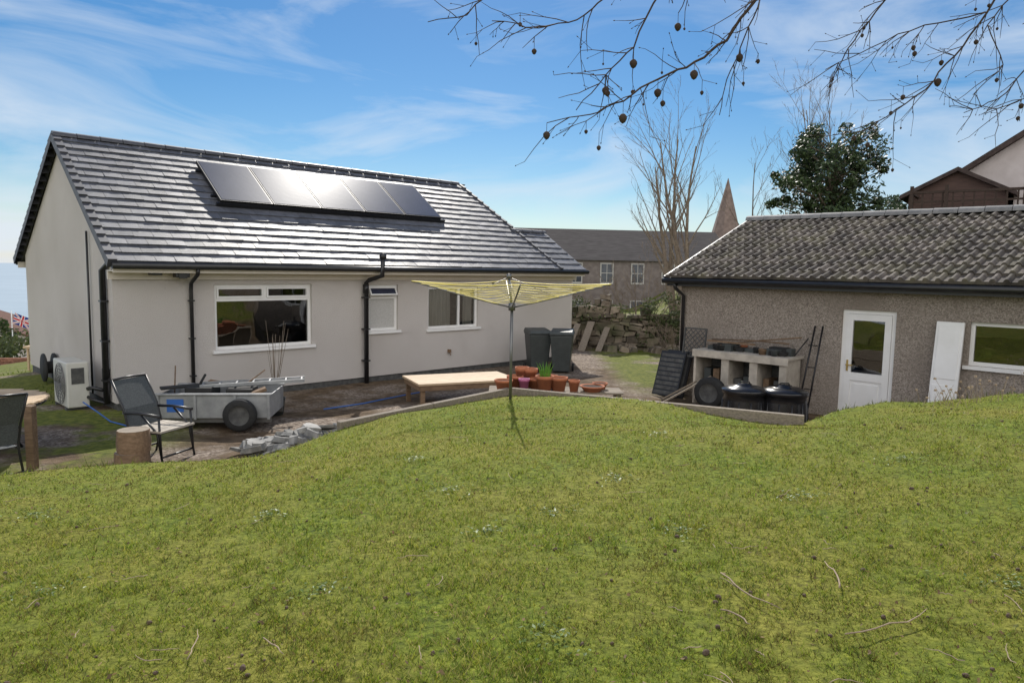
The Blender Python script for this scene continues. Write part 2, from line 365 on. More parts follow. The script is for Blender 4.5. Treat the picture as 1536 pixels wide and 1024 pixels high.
mb.add([(10.75,0,2.3),(10.75,D,.1),(10.75,D,2.62),(10.2,RK,4.87),(10.75,0,2.7)],[(0,1,2,3,4)],0)
mb.add([(0,D,.03),(12.1,D,.03),(12.1,D,2.5),(0,D,2.5)],[(0,3,2,1)],0)
mb.add([(12.1,0,.03),(12.1,D,.03),(12.1,D,2.4),(12.0,1.1,3.5),(12.1,0,2.4)],[(0,1,2,3,4)],0)
mb.obj('walls',M_render,house)
mb=MB(); mb.box(.03,12.07,.03,D-.03,-.6,.03); mb.obj('plinth',M_plinth,house)
mb=MB(); mb.box(-.08,12.2,-.37,-.34,2.32,2.46); mb.box(-.08,12.2,-.34,-.002,2.34,2.36); mb.box(-.08,12.2,-.06,-.002,2.2,2.338)
mb.box(-.1,12.2,D+.3,D+.33,2.32,2.46); mb.obj('fascia_and_soffit',M_fascia,house)
mb=MB(); mb.tube([(-.12,-.44,2.44),(12.25,-.44,2.44)],.058,10)
mb.tube([(-.12,D+.42,2.44),(12.25,D+.42,2.44)],.055,8)
mb.obj('gutter',M_black,house)
mb=MB()
mb.tube([(1.3,-.42,2.42),(1.3,-.40,2.3),(1.3,-.08,2.14),(1.3,-.06,2.0),(1.3,-.06,-.05)],.036,8)
mb.tube([(5.05,-.1,-.1),(5.05,-.1,2.14),(5.07,-.2,2.2),(5.2,-.5,2.3),(5.2,-.52,2.68)],.052,10)
mb.lathe([(.05,0),(.075,.01),(.075,.1),(.0,.13)],(5.2,-.52,2.66),12)
mb.tube([(5.05,-.09,2.1),(5.05,-.08,1.9)],.066,10)
mb.tube([(-.07,.3,0),(-.07,.3,2.35),(-.02,.0,2.5),(0,-.4,2.44)],.055,8)
mb.tube([(-.05,1.25,.05),(-.05,1.25,3.05)],.02,6)
for z in (.4,1.1,1.8): mb.box(1.25,1.35,-.1,0,z,z+.025); mb.box(4.98,5.12,-.155,0,z,z+.03); mb.box(-.13,0,.23,.37,z,z+.03)
mb.obj('downpipes',M_black,house)
S=math.atan2(RZ-2.5,RK+.4); SL=math.hypot(RZ-2.5,RK+.4)
def slopeM(s,k,z,a,flip=False):
    m=Matrix.Translation((s,k,z))
    if flip: m=m@Matrix.Rotation(math.pi,4,'Z')
    return m@Matrix.Rotation(a,4,'X')
def tiles(fs0,fs1,length,n,tw=.33,lip=.036,y0=0):
    mb=MB(); g=length/n
    for i in range(n):
        a=y0+i*g;b=a+g+.03
        s0=fs0(a+g/2);s1=fs1(a+g/2); off=(i%2)*tw/2
        x=s0-off
        while x<s1:
            xa=max(x,s0)+.003;xb=min(x+tw,s1)-.003
            if xb-xa>.03:
                dz=U(-.004,.004);dy=U(-.005,.005); tl=U(-.004,.004)
                zl=lip+dz;zh=.006
                mb.add([(xa,a+dy,0),(xb,a+dy,0),(xb,a+dy,zl+tl),(xa,a+dy,zl-tl),(xa,b,zh-.006),(xb,b,zh-.006),(xb,b,zh),(xa,b,zh)],
                       [(0,1,2,3),(3,2,6,7),(0,3,7,4),(1,5,6,2)],0)
            x+=tw
    return mb
def rend(t): k=t*math.cos(S)-.4; return 10.2+(RK-k)*.27
mb=tiles(lambda t:-.06,rend,SL,17); mb.obj('roof_tiles_rear',M_tile,house,matrix=slopeM(0,-.4,2.5,S))
mb=tiles(rend,lambda t:12.22-.15*(t*math.cos(S)),SL*.44,7); 
mb.obj('roof_tiles_annexe',M_tile,house,matrix=slopeM(0,-.4,2.485,S))
S2=math.atan2(RZ-2.5,7.0-RK); SL2=math.hypot(RZ-2.5,7.0-RK)
mb=tiles(lambda t:-10.5,lambda t:.06,SL2,17); mb.obj('roof_tiles_front',M_tile,house,matrix=slopeM(0,7.0,2.5,S2,True))
mb=MB()
mb.add([(-.05,-.38,2.47),(11.05,-.38,2.47),(10.2,RK,4.93),(-.05,RK,4.93)],[(0,1,2,3)]); 
mb.add([(-.05,6.98,2.47),(10.9,6.98,2.47),(10.2,RK,4.93),(-.05,RK,4.93)],[(3,2,1,0)])
mb.add([(10.6,-.38,2.46),(12.2,-.38,2.46),(12.0,1.05,3.50),(10.5,1.05,3.50)],[(0,1,2,3)])
mb.add([(10.5,1.05,3.52),(12.0,1.05,3.52),(12.15,3.0,2.5),(10.5,3.0,2.5)],[(0,1,2,3)])
mb.obj('roof_deck',M_verge,house)
mb=MB(); n=17
g=SL/n
for i in range(n):
    a=i*g
    mb.add([(-.17,a-.01,-.1),(-.03,a-.01,-.1),(-.03,a-.01,.065),(-.17,a-.01,.065),(-.17,a+g+.0,-.1),(-.03,a+g,-.1),(-.03,a+g,.03),(-.17,a+g,.03)],[(0,1,2,3),(3,2,6,7),(0,3,7,4),(1,5,6,2),(4,7,6,5)],0)
    r0=rend(a);mb.add([(r0,a-.01,-.06),(r0+.1,a-.01,-.06),(r0+.1,a-.01,.065),(r0,a-.01,.065),(r0-.03,a+g,-.06),(r0+.07,a+g,-.06),(r0+.07,a+g,.03),(r0-.03,a+g,.03)],[(0,1,2,3),(3,2,6,7),(0,3,7,4),(1,5,6,2),(4,7,6,5)],0)
mb.obj('verge_rear',M_verge,house,matrix=slopeM(0,-.4,2.5,S))
mb=MB(); g=SL2/n
for i in range(n):
    a=i*g
    mb.add([(.03,a-.01,-.1),(.17,a-.01,-.1),(.17,a-.01,.065),(.03,a-.01,.065),(.03,a+g,-.1),(.17,a+g,-.1),(.17,a+g,.03),(.03,a+g,.03)],[(0,1,2,3),(3,2,6,7),(0,3,7,4),(1,5,6,2),(4,7,6,5)],0)
mb.obj('verge_front',M_verge,house,matrix=slopeM(0,7.0,2.5,S2,True))
def ridge(mb,x0,x1,y,z,r=.1,seg=.42,mi=0):
    x=x0
    while x<x1-.02:
        xb=min(x+seg,x1); n=8; vs=[]
        for xx,rr in ((x,r),(xb-.012,r*.95)):
            for k in range(n+1):
                a=math.pi*k/n; vs.append((xx,y+math.cos(a)*rr*1.15,z-.05+math.sin(a)*rr))
        fs=[(k,k+1,n+2+k,n+1+k) for k in range(n)]+[tuple(range(n+1))]
        mb.add(vs,fs,mi); x=xb
mb=MB(); ridge(mb,-.15,10.22,RK,RZ+.03); ridge(mb,10.6,12.03,1.08,3.6,.09); mb.obj('ridge_tiles',M_verge,house)
mb=MB(); x=2.38;pw=1.13
for i in range(5):
    xa=x+i*(pw+.025);xb=xa+pw;ya,yb=1.98,3.5
    mb.box(xa,xb,ya,yb,.08,.15,1)
    mb.box(xa+.03,xb-.03,ya+.03,yb-.03,.1505,.154,0)
for y in (2.25,3.2): mb.box(2.3,8.2,y,y+.05,.02,.078,1)
mb.box(2.3,8.25,1.93,1.975,.03,.1,1)
mb.obj('solar_panels',[M_pv,M_pvf],house,matrix=slopeM(0,-.4,2.5,S))
def window(name,parent,x0,x1,z0,z1,mull=[],tran=None,y=.06,fw=.06,topm=[],frost=False,curt=[],room=True,sill=True):
    mb=MB(); t=.06
    def fr(a,b,c,d,w,yy,th):
        mb.box(a,b,yy,yy+th,c,c+w,0); mb.box(a,b,yy,yy+th,d-w,d,0); mb.box(a,a+w,yy+.001,yy+th-.001,c+w,d-w,0); mb.box(b-w,b,yy+.001,yy+th-.001,c+w,d-w,0)
    fr(x0,x1,z0,z1,fw,y,t)
    if tran: mb.box(x0+fw,x1-fw,y+.002,y+t-.002,tran-.03,tran+.03,0)
    for m_ in mull: mb.box(m_-.03,m_+.03,y+.003,y+t-.003,z0+fw,(tran-.03) if tran else z1-fw,0)
    for m_ in topm: mb.box(m_-.03,m_+.03,y+.003,y+t-.003,tran+.03,z1-fw,0)
    if tran:
        xe=[x0+fw]+topm+[x1-fw]
        for i in range(len(xe)-1):
            a=xe[i]+(.03 if i else 0);b=xe[i+1]-(.03 if i<len(xe)-2 else 0)
            fr(a+.002,b-.002,tran+.032,z1-fw-.002,.035,y-.018,.05)
    mb.add([(x0+.02,y+.035,z0+.02),(x1-.02,y+.035,z0+.02),(x1-.02,y+.035,z1-.02),(x0+.02,y+.035,z1-.02)],[(0,1,2,3)],2 if frost else 1)
    if sill: mb.box(x0-.06,x1+.06,-.05,y+.01,z0-.06,z0-.002,0)
    for a,b in curt:
        n=24;vs=[]
        for i in range(n+1):
            xx=a+(b-a)*i/n; yy=y+.14+.02*math.sin(i*1.9)
            vs+= [(xx,yy,z0+.02),(xx,yy,z1-.02)]
        mb.add(vs,[(2*i,2*i+2,2*i+3,2*i+1) for i in range(n)],3,True)
    if room:
        a,b,c,d=x0-.01,x1+.01,z0-.01,z1+.01;e=y+.065;f=y+1.8
        mb.add([(a,e,c),(b,e,c),(b,e,d),(a,e,d),(a-.5,f,c-.6),(b+.5,f,c-.6),(b+.5,f,d+.1),(a-.5,f,d+.1)],[(0,1,5,4),(1,2,6,5),(2,3,7,6),(3,0,4,7),(4,5,6,7)],4)
    return mb.obj(name,[M_white,M_glass,M_frost,M_curtain,M_room],parent)
window('window_large',house,*W1,tran=1.81,topm=[2.78])
window('window_small',house,*W2,tran=1.8,frost=True,room=False)
window('window_bedroom',house,*W3,mull=[7.85],curt=[(6.9,7.7),(8.1,8.4)])
mb=MB(); mb.M=Matrix.Translation((5.55,.03,2.03))@Matrix.Rotation(math.radians(-28),4,'X')
mb.box(-.36,.36,-.02,.02,-.2,-.17); mb.box(-.36,.36,-.02,.02,-.03,0); mb.box(-.36,-.33,-.019,.019,-.17,-.03); mb.box(.33,.36,-.019,.019,-.17,-.03); mb.box(-.33,.33,-.005,.005,-.17,-.03,1)
mb.obj('open_fanlight',[M_white,M_pv],house)
mb=MB(); mb.lathe([(0,0),(.055,0),(.055,.02)],(0,0,0),12)
o=mb.obj('extract_vent',M_black,house); o.location=(8.95,-.03,2.1); o.rotation_euler=(math.pi/2,0,0)
mb=MB(); mb.box(7.45,7.5,-.09,0,.42,.5); mb.tube([(7.47,-.07,.42),(7.47,-.1,.36)],.012,6); mb.obj('outside_tap',M_brownwood,house)
mb=MB(); mb.box(.95,1.2,-.3,-.15,2.24,2.33); mb.box(1.0,1.15,-.32,-.3,2.22,2.32); mb.box(.55,.75,-.25,-.1,2.28,2.335); mb.obj('floodlight',M_black,house,bevel=.01)
mb=MB(); mb.lathe([(0,.0),(.3,.02),(.3,.05),(.13,.06),(.13,.2),(.3,.21),(.3,.24),(0,.25)],(0,0,0),20)
o=mb.obj('hose_reel',M_rubber,house); o.location=(-.03,4.0,.25); o.rotation_euler=(0,-math.pi/2,0)

# heat pump
hp=empty('heat_pump',(-6.89,12.4,-.14),HA)
mb=MB(); mb.box(-.62,-.27,.55,1.47,.08,.88); mb.obj('casing',M_hp,hp,bevel=.02)
mb=MB()
for r in (.08,.14,.2,.26,.32,.36):
    mb.tube([(-.64,.95+r*math.cos(a*math.pi/12),.48+r*math.sin(a*math.pi/12)) for a in range(25)],.006,5)
for a in range(12): 
    an=a*math.pi/6; mb.tube([(-.64,.95,.48),(-.64,.95+.36*math.cos(an),.48+.36*math.sin(an))],.005,4)
mb.obj('fan_grille',M_hpd,hp)
mb=MB(); mb.box(-.63,-.23,.62,.72,0,.08); mb.box(-.63,-.23,1.3,1.4,0,.08)
mb.box(-.55,-.35,.543,.549,.5,.78); mb.obj('feet',M_plinth,hp)
mb=MB(); mb.tube([(-.3,.56,.4),(-.24,.45,.42),(-.12,.4,.38),(-.04,.4,.35)],.035,8); mb.tube([(-.3,.56,.25),(-.22,.4,.2),(-.1,.3,.15),(-.05,.28,.3),(-.03,.28,.6)],.03,8); mb.box(-.08,0,.3,.5,.5,.75); mb.obj('pipes',M_black,hp)

# ---------------------------------------------------------------- garage
GA=math.atan2(-.7118,.7024)
gar=empty('pebbledash_garage',(3.575,15.33,0),GA)
mb=MB(); GWN=(5.36,7.3,1.08,1.78);GDR=(3.36,4.26,-.3,1.88)
wallholes(mb,0,9.2,-.3,2.2,[GDR,GWN],dep=.1)
mb.add([(0,0,-.3),(0,6.4,-.3),(0,6.4,2.2),(0,3.15,3.6),(0,0,2.3)],[(0,4,3,2,1)],0)
mb.add([(9.2,0,-.3),(9.2,6.4,-.3),(9.2,6.4,2.2),(9.2,3.15,3.6),(9.2,0,2.3)],[(0,1,2,3,4)],0)
mb.add([(0,6.4,-.3),(9.2,6.4,-.3),(9.2,6.4,2.3),(0,6.4,2.3)],[(0,3,2,1)],0)
mb.obj('walls',M_pebble,gar)
window('window',gar,*GWN,mull=[6.35],sill=True)
mb=MB(); a,b,c,d=GDR; c=-.2
y=.04
mb.box(a,a+.07,y,y+.07,c,d);mb.box(b-.07,b,y,y+.07,c,d);mb.box(a+.07,b-.07,y+.001,y+.069,d-.07,d)
a2,b2,d2=a+.075,b-.075,d-.075
yy=y-.012
mb.box(a2,a2+.11,yy,yy+.06,c,d2);mb.box(b2-.11,b2,yy,yy+.06,c,d2);mb.box(a2+.11,b2-.11,yy+.001,yy+.059,d2-.11,d2);mb.box(a2+.11,b2-.11,yy+.001,yy+.059,.62,.76);mb.box(a2+.11,b2-.11,yy+.001,yy+.059,c,c+.15)
mb.box(a2+.11,b2-.11,yy+.02,yy+.05,c+.15,.62); mb.box(a2+.17,b2-.17,yy+.008,yy+.02,c+.21,.56)
mb.add([(a2+.1,yy+.03,.75),(b2-.1,yy+.03,.75),(b2-.1,yy+.03,d2-.1),(a2+.1,yy+.03,d2-.1)],[(0,1,2,3)],1)
mb.box(a2+.035,a2+.065,yy-.015,yy,.78,.98,2); mb.box(a2+.03,a2+.15,yy-.045,yy-.03,.88,.9,2); mb.box(a2+.04,a2+.06,yy-.03,yy-.015,.88,.9,2)
e=y+.09;f=y+1.8
mb.add([(a,e,c),(b,e,c),(b,e,d),(a,e,d),(a-.5,f,c),(b+.5,f,c),(b+.5,f,d+.1),(a-.5,f,d+.1)],[(0,1,5,4),(1,2,6,5),(2,3,7,6),(3,0,4,7),(4,5,6,7)],3)
M_brass=mat('brass',(.5,.36,.12),rough=.3,metal=.9)
mb.obj('door',[M_white,M_glass,M_brass,M_room],gar)
ga=math.atan2(1.34,3.45); gl=math.hypot(1.34,3.45)
def pantiles(x0,x1,length,n,pitch=.185):
    mb=MB(); g=length/n
    tw=pitch*2
    prof=[(0,0),(.12,.0),(.5,.0),(.56,.55),(.66,.92),(.75,1.0),(.84,.92),(.94,.55),(1,0)]
    for i in range(n):
        a=i*g;b=a+g+.03
        x=x0
        while x<x1-.01:
            pts=[]
            jz=U(-.005,.005);jy=U(-.008,.008)
            for k in range(2):
                for (u_,h_) in prof[:-1] if k==0 else prof: pts.append((x+(k+u_)*pitch,h_*.05))
            m_=len(pts); vs=[]
            for (xx,zz) in pts: vs.append((xx,a+jy,0))
            for (xx,zz) in pts: vs.append((xx,a+jy,zz+.05+jz))
            for (xx,zz) in pts: vs.append((xx,b,zz+.008+jz))
            fs=[(k,k+1,m_+k+1,m_+k) for k in range(m_-1)]+[(m_+k,m_+k+1,2*m_+k+1,2*m_+k) for k in range(m_-1)]
            mb.add(vs,fs,0); x+=tw
    return mb
mb=pantiles(-.2,9.4,gl,10); mb.obj('roof_tiles',M_pant,gar,matrix=slopeM(0,-.3,2.38,ga))
mb=pantiles(-9.4,.2,gl,10); mb.obj('roof_tiles_back',M_pant,gar,matrix=slopeM(0,6.6,2.38,ga,True))
mb=MB(); mb.add([(-.18,-.28,2.36),(9.38,-.28,2.36),(9.38,3.15,3.70),(-.18,3.15,3.70)],[(0,1,2,3)]);mb.add([(-.18,6.58,2.36),(9.38,6.58,2.36),(9.38,3.15,3.70),(-.18,3.15,3.70)],[(3,2,1,0)])
mb.beam((-.22,-.3,2.34),(-.22,3.15,3.69),.04,.14); mb.beam((-.22,6.6,2.34),(-.22,3.15,3.69),.04,.14)
mb.obj('roof_deck',M_verge,gar)
mb=MB(); ridge(mb,-.2,9.4,3.15,3.80,.12,.45); mb.obj('ridge_tiles',M_ridge,gar)
mb=MB(); mb.box(-.2,9.4,-.24,-.21,2.2,2.36); mb.box(-.2,9.4,-.21,-.002,2.2,2.215); mb.tube([(-.25,-.32,2.31),(9.4,-.32,2.31)],.06,10)
mb.tube([(.0,-.3,2.28),(.02,-.25,2.15),(.1,-.06,2.0),(.1,-.06,-.1)],.038,8)
mb.obj('gutter_and_downpipe',M_black,gar)

GM=Matrix.Translation((3.575,15.33,0))@Matrix.Rotation(GA,4,'Z')
wb=MB(); wb.M=GM
z0=-.12
wb.box(.8,2.75,-.75,-.08,.93,.98,0)
wb.box(.8,2.75,-.78,-.752,.84,.975,0)
for q,w_ in ((.82,.05),(1.42,.16),(2.0,.16),(2.58,.13)): wb.box(q,q+w_,-.74,-.14,z0,.93,0)
wb.box(.87,2.57,-.7,-.141,.25,.29,1)
wb.box(.8,2.7,-.13,-.1,-.1,.93,2)
wb.obj('potting_bench',[M_palebench,M_brownwood,M_plinth],bevel=.004)
mb=MB(); mb.M=GM
for i in range(28):
    q=U(.9,2.65); r=U(.045,.09)
    if i<18: mb.lathe([(0,0),(r*.8,0),(r,.1),(r*1.05,.11),(r*.9,.11),(r*.8,.09)],(q,U(-.6,-.2),.981),12,(0,1,3,0,2)[i%5])
    else: mb.box(q,q+U(.12,.35),-.6+U(0,.2),-.25,.981,.981+U(.04,.15),i%2)
mb.box(.9,1.9,-.4,-.34,1.12,1.15,2)
mb.tube([(1.3,-.3,1.1),(2.0,-.35,1.22),(2.75,-.25,1.33)],.016,6,2); mb.tube([(.9,-.2,1.15),(1.8,-.25,1.2),(2.5,-.2,1.19)],.014,6,2)
mb.obj('potting_bench_clutter',[M_rubber,M_bin,M_brownwood,M_terra])
mb=MB(); mb.M=GM
for i in range(12):
    q=(.95,1.15,1.6,1.8,2.2,2.4)[i%6]; z=.291 if i<6 else -.1; mb.box(q,q+U(.1,.17),-.55,-.2,z,z+U(.1,.34),i%3)
mb.obj('shelf_boxes',[M_bin,M_brownwood,M_plinth])
mb=MB(); mb.M=GM@Matrix.Translation((.0,-.5,-.12))@Matrix.Rotation(math.radians(-20),4,'X')
mb.box(-.15,-.1,-.02,.02,0,1.02);mb.box(.4,.45,-.02,.02,0,1.02);mb.box(-.1,.4,-.018,.018,.97,1.02);mb.box(-.1,.4,-.018,.018,0,.06);mb.box(-.1,.4,-.012,.012,.06,.97,1)
mb.M=mb.M@Matrix.Translation((.1,-.14,0))
mb.box(-.3,.3,-.03,.0,.0,.95,0); 
for i in range(9): mb.box(-.27,.27,-.034-.004*(i%2),-.031,.03+i*.1,.1+i*.1,1)
mb.obj('leaning_panel',[M_black,M_plinth])
mb=MB(); mb.M=GM@Matrix.Translation((.3,-.3,.78))@Matrix.Rotation(math.radians(-8),4,'X')
for i in range(-6,5):
    for sgn in (1,-1):
        xa=i*.11+(.02 if sgn>0 else .44);  xb=xa+sgn*.6; zb=.6
        def cl(x,z): return 0<=x<=.46 and 0<=z<=.55
        P=[(xa+(xb-xa)*t/40,zb*t/40) for t in range(41)]; P=[p_ for p_ in P if cl(*p_)]
        if len(P)>1: mb.beam((P[0][0],0.006*sgn,P[0][1]),(P[-1][0],0.006*sgn,P[-1][1]),.01,.016)
mb.box(-.03,0,-.015,.015,-.9,.58);mb.box(.46,.49,-.015,.015,-.9,.58);mb.box(0,.46,-.014,.014,.55,.58);mb.box(0,.46,-.014,.014,-.03,0)
mb.obj('garden_trellis',M_plinth)
mb=MB(); mb.M=GM
mb.beam((.45,-1.25,-.1),(1.3,-.9,.5),.14,.03); mb.beam((.25,-1.0,-.1),(.95,-.85,.35),.12,.03)
mb.obj('leaning_plank',M_greywood)
mb=MB(); mb.M=GM
mb.tube([(2.82,-.45,-.1),(2.9,-.04,1.55)],.016,6);mb.tube([(3.0,-.45,-.1),(3.04,-.04,1.55)],.016,6);mb.tube([(2.7,-.4,1.0),(2.78,-.04,1.3)],.012,6)
for z in (.4,.8,1.2): mb.tube([(2.85,-.3+.1*z,z),(3.02,-.3+.1*z,z)],.01,5)
mb.obj('leaning_poles',M_pvf)
mb=MB(); mb.M=GM@Matrix.Translation((4.9,-.32,-.1))@Matrix.Rotation(math.radians(-8),4,'X')
mb.box(0,.40,-.03,.03,0,1.88)
mb.box(.04,.36,-.04,-.03,.06,.85);mb.box(.04,.36,-.04,-.03,.95,1.82)
mb.obj('spare_white_panel',M_white,bevel=.02)
def wheel(name,loc,r,wd,rz,mi_h=M_metal):
    mb=MB(); pr=[(r*.62,-wd/2),(r*.9,-wd/2),(r,-wd/2+.02),(r,wd/2-.02),(r*.9,wd/2),(r*.62,wd/2)]
    mb.lathe(pr,n=28,mi=0); mb.lathe([(r*.62,-wd/2),(r*.55,-wd/4),(r*.2,-wd/3),(.0,-wd/3)],n=28,mi=1); mb.lathe([(r*.62,wd/2),(r*.55,wd/4),(r*.2,wd/3),(0,wd/3)],n=28,mi=1)
    o=mb.obj(name,[M_rubber,mi_h]); o.matrix_world=Matrix.Translation(loc)@Matrix.Rotation(rz,4,'Z')@Matrix.Rotation(math.pi/2,4,'X'); return o
gp=lambda q,o_,z:(GM@Vector((q,-o_,z)))
wheel('tyre',gp(1.35,.98,.2),.3,.18,GA+.1,M_plinth)
for (x,y,r) in ((3.95,12.05,.40),(4.58,11.95,.42)):
    mb=MB(); z=-.13
    mb.lathe([(r*1.0,0),(r*.98,.05),(r*.9,.5),(r*.86,.6),(r*.93,.61),(r*.95,.66),(r*.93,.68),(r*.6,.73),(r*.3,.745),(r*.28,.77),(0,.78)],(x,y,z),32,0)
    for k in range(12):
        a=k*math.pi/6; mb.tube([(x+r*.99*math.cos(a),y+r*.99*math.sin(a),z+.03),(x+r*.9*math.cos(a),y+r*.9*math.sin(a),z+.5)],.012,5,0)
    mb.tube([(x-.09,y,z+.76),(x-.07,y,z+.8),(x+.07,y,z+.8),(x+.09,y,z+.76)],.014,6,0)
    mb.obj('compost_bin',M_compost)

# ---------------------------------------------------------------- wheelie bins
def wbin(x,y,rz):
    e=empty('wheelie_bin',(x,y,h1(x,y)),rz)
    mb=MB()
    def fr(w0,d0,z0,w1,d1,z1,mi=0): mb.add([(-w0,-d0,z0),(w0,-d0,z0),(w0,d0,z0),(-w0,d0,z0),(-w1,-d1,z1),(w1,-d1,z1),(w1,d1,z1),(-w1,d1,z1)],[(0,3,2,1),(4,5,6,7),(0,1,5,4),(1,2,6,5),(2,3,7,6),(3,0,4,7)],mi)
    fr(.21,.24,.04,.28,.33,.94); fr(.295,.345,.94,.295,.345,.99)
    mb.obj('body',M_bin,e,bevel=.02)
    mb=MB(); mb.add([(-.3,-.37,.992),(.3,-.37,.992),(.3,.37,.992),(-.3,.37,.992),(-.27,-.33,1.05),(.27,-.33,1.05),(.27,.33,1.09),(-.27,.33,1.09)],[(0,3,2,1),(4,5,6,7),(0,1,5,4),(1,2,6,5),(2,3,7,6),(3,0,4,7)]); mb.tube([(-.24,.4,1.04),(.24,.4,1.04)],.018,8); mb.obj('lid',M_bin,e,bevel=.015)
    mb=MB()
    for s in (-.27,.27):
        mb.M=Matrix.Translation((s,.27,.1))@Matrix.Rotation(math.pi/2,4,'Y'); mb.lathe([(0,-.025),(.1,-.025),(.1,.025),(0,.025)],n=16)
    mb.obj('wheels',M_rubber,e)
wbin(.66,18.35,math.radians(12)); wbin(1.27,18.15,math.radians(-8))

# ---------------------------------------------------------------- timber edging + pots
def lz(x,y): return h1(x,y)
mb=MB()
def edging(a,b,za,zb):
    d=Vector((b[0]-a[0],b[1]-a[1],0)); n=2
    for i in range(n):
        t0=i/n;t1=(i+1)/n-.004
        p0=(a[0]+d.x*t0,a[1]+d.y*t0,0);p1=(a[0]+d.x*t1,a[1]+d.y*t1,0)
        z_0=za+(zb-za)*t0;z_1=za+(zb-za)*t1
        mb.beam((p0[0],p0[1],z_0-.14),(p1[0],p1[1],z_1-.14),.09,.28); mb.beam((p0[0],p0[1],z_0-.44),(p1[0],p1[1],z_1-.44),.085,.3); mb.beam((p0[0],p0[1],z_0-.7),(p1[0],p1[1],z_1-.7),.088,.2)
edging((-2.15,8.86),(-.03,10.95),.56,.68); edging((-.01,10.95),(3.75,9.02),.682,.71)
mb.obj('timber_retaining_edge',M_greywood,bevel=.008)
mb=MB(); 
for k in range(4): mb.box(-.35,1.75,11.05+k*.13,11.16+k*.13,.58,.61)
for x in (-.3,.6,1.65): mb.box(x,x+.07,11.1,11.5,-.1,.58)
mb.obj('plant_stand',M_greywood,bevel=.004)
def pot(x,y,z,r,h,m,plant=False,name='terracotta_pot'):
    mb=MB(); mb.lathe([(0,0),(r*.68,0),(r*.92,h*.78),(r*1.03,h*.78),(r*1.05,h),(r*.93,h),(r*.88,h*.85)],(x,y,z),20,0); mb.lathe([(0,h*.86),(r*.89,h*.86)],(x,y,z),14,1)
    if plant:
        for i in range(26):
            a=U(0,6.28);l=U(.1,.22);rr=U(0,r*.7); dx,dy=math.cos(a),math.sin(a)
            px_,py_=x+dx*rr,y+dy*rr
            mb.tube([(px_,py_,z+h*.86),(px_+dx*l*.15,py_+dy*l*.15,z+h+l*.6),(px_+dx*l*.4,py_+dy*l*.4,z+h+l)],[.006,.005,.001],4,2,False)
    mb.obj(name,[m,M_soil,M_sprout])
for (px,r,h,y,m,pl) in [(-.12,.14,.17,11.1,0,0),(.06,.13,.2,11.35,0,0),(.2,.085,.19,11.12,1,0),(.4,.13,.17,11.3,0,0),(.52,.14,.24,11.12,0,1),(.74,.14,.22,11.14,0,0),(.3,.12,.3,11.5,0,0),(.17,.11,.32,11.5,0,0),(.98,.09,.18,11.12,0,0),(1.27,.19,.09,11.16,0,0),(1.42,.12,.1,11.4,0,0),(.62,.12,.2,11.45,0,0)]:
    pot(px,y,.611,r,h,[M_terra,M_pink][m],pl)

tb=empty('low_wooden_table',(-.98,13.75,-.1),math.radians(24))
mb=MB()
for k in range(8): mb.box(-1.0,1.0,-.56+k*.142,-.43+k*.142,.46,.5)
mb.obj('top',M_wood,tb,bevel=.004)
mb=MB(); mb.box(-.96,.96,-.54,-.51,.36,.459); mb.box(-.96,.96,.53,.56,.36,.459); mb.box(-.97,-.94,-.51,.53,.36,.459); mb.box(.94,.97,-.51,.53,.36,.459)
for x in (-.94,.86):
    for y in (-.5,.44): mb.box(x,x+.08,y,y+.08,0,.4585)
mb.obj('frame',M_brownwood,tb,bevel=.004)

# ---------------------------------------------------------------- rotary dryer
rd=empty('rotary_clothes_dryer',(-.01,10.38,lz(-.01,10.38)),math.radians(4))
Hh=1.34
mb=MB(); mb.tube([(0,0,-.05),(.0,0,Hh)],.022,10); mb.tube([(0,0,Hh),(-.05,0,Hh+.45)],.016,8); mb.lathe([(0,0),(.05,0),(.05,.1),(0,.12)],(0,0,Hh-.04),12); mb.lathe([(0,0),(.035,0),(.035,.06),(0,.07)],(-.05,0,Hh+.42),10)
tips=[]
for k in range(4):
    a=k*math.pi/2; tips.append(Vector((math.cos(a)*1.44,math.sin(a)*1.44,Hh+.36)))
hub=Vector((0,0,Hh))
for t in tips: mb.tube([hub,hub.lerp(t,.5)+Vector((0,0,-.012)),t],.011,6); mb.tube([Vector((-.05,0,Hh+.44)),hub.lerp(t,.45)],.004,4)
mb.obj('pole_and_arms',M_pole,rd)
mb=MB()
for j in range(9):
    f_=.3+.7*j/8
    for k in range(4):
        a=hub.lerp(tips[k],f_);b=hub.lerp(tips[(k+1)%4],f_); m_=(a+b)/2-Vector((0,0,.03+.02*R()))
        mb.tube([a,a.lerp(m_,.5)-Vector((0,0,.006)),m_,b.lerp(m_,.5)-Vector((0,0,.006)),b],.0038 if j<8 else .007,4,0,False)
mb.obj('yellow_lines',M_yellow,rd)

# ---------------------------------------------------------------- trailer
tr_=empty('box_trailer',(-4.68,11.55,h1(-4.68,11.55)),math.radians(6))
mb=MB(); l,w_=.85,.5
mb.box(-l,l,-w_,-w_+.02,.2,.56);mb.box(-l,l,w_-.02,w_,.2,.56);mb.box(-l,-l+.02,-w_+.02,w_-.02,.2,.56);mb.box(l-.02,l,-w_+.02,w_-.02,.2,.56);mb.box(-l+.02,l-.02,-w_+.02,w_-.02,.2,.23)
for x in (-l,-.3,.3,l-.04): mb.box(x,x+.04,-w_-.025,-w_-.001,.18,.58)
mb.box(-l-.02,l+.02,-w_-.03,-w_+.03,.562,.59); mb.box(-l-.02,l+.02,w_-.03,w_+.03,.562,.59)
mb.obj('body',M_metal,tr_,bevel=.004)
mb=MB(); mb.box(-l,l,-w_+.05,-w_+.1,.12,.198);mb.box(-l,l,w_-.1,w_-.05,.12,.198); mb.box(.4,.46,-w_-.12,w_+.12,.17,.197)
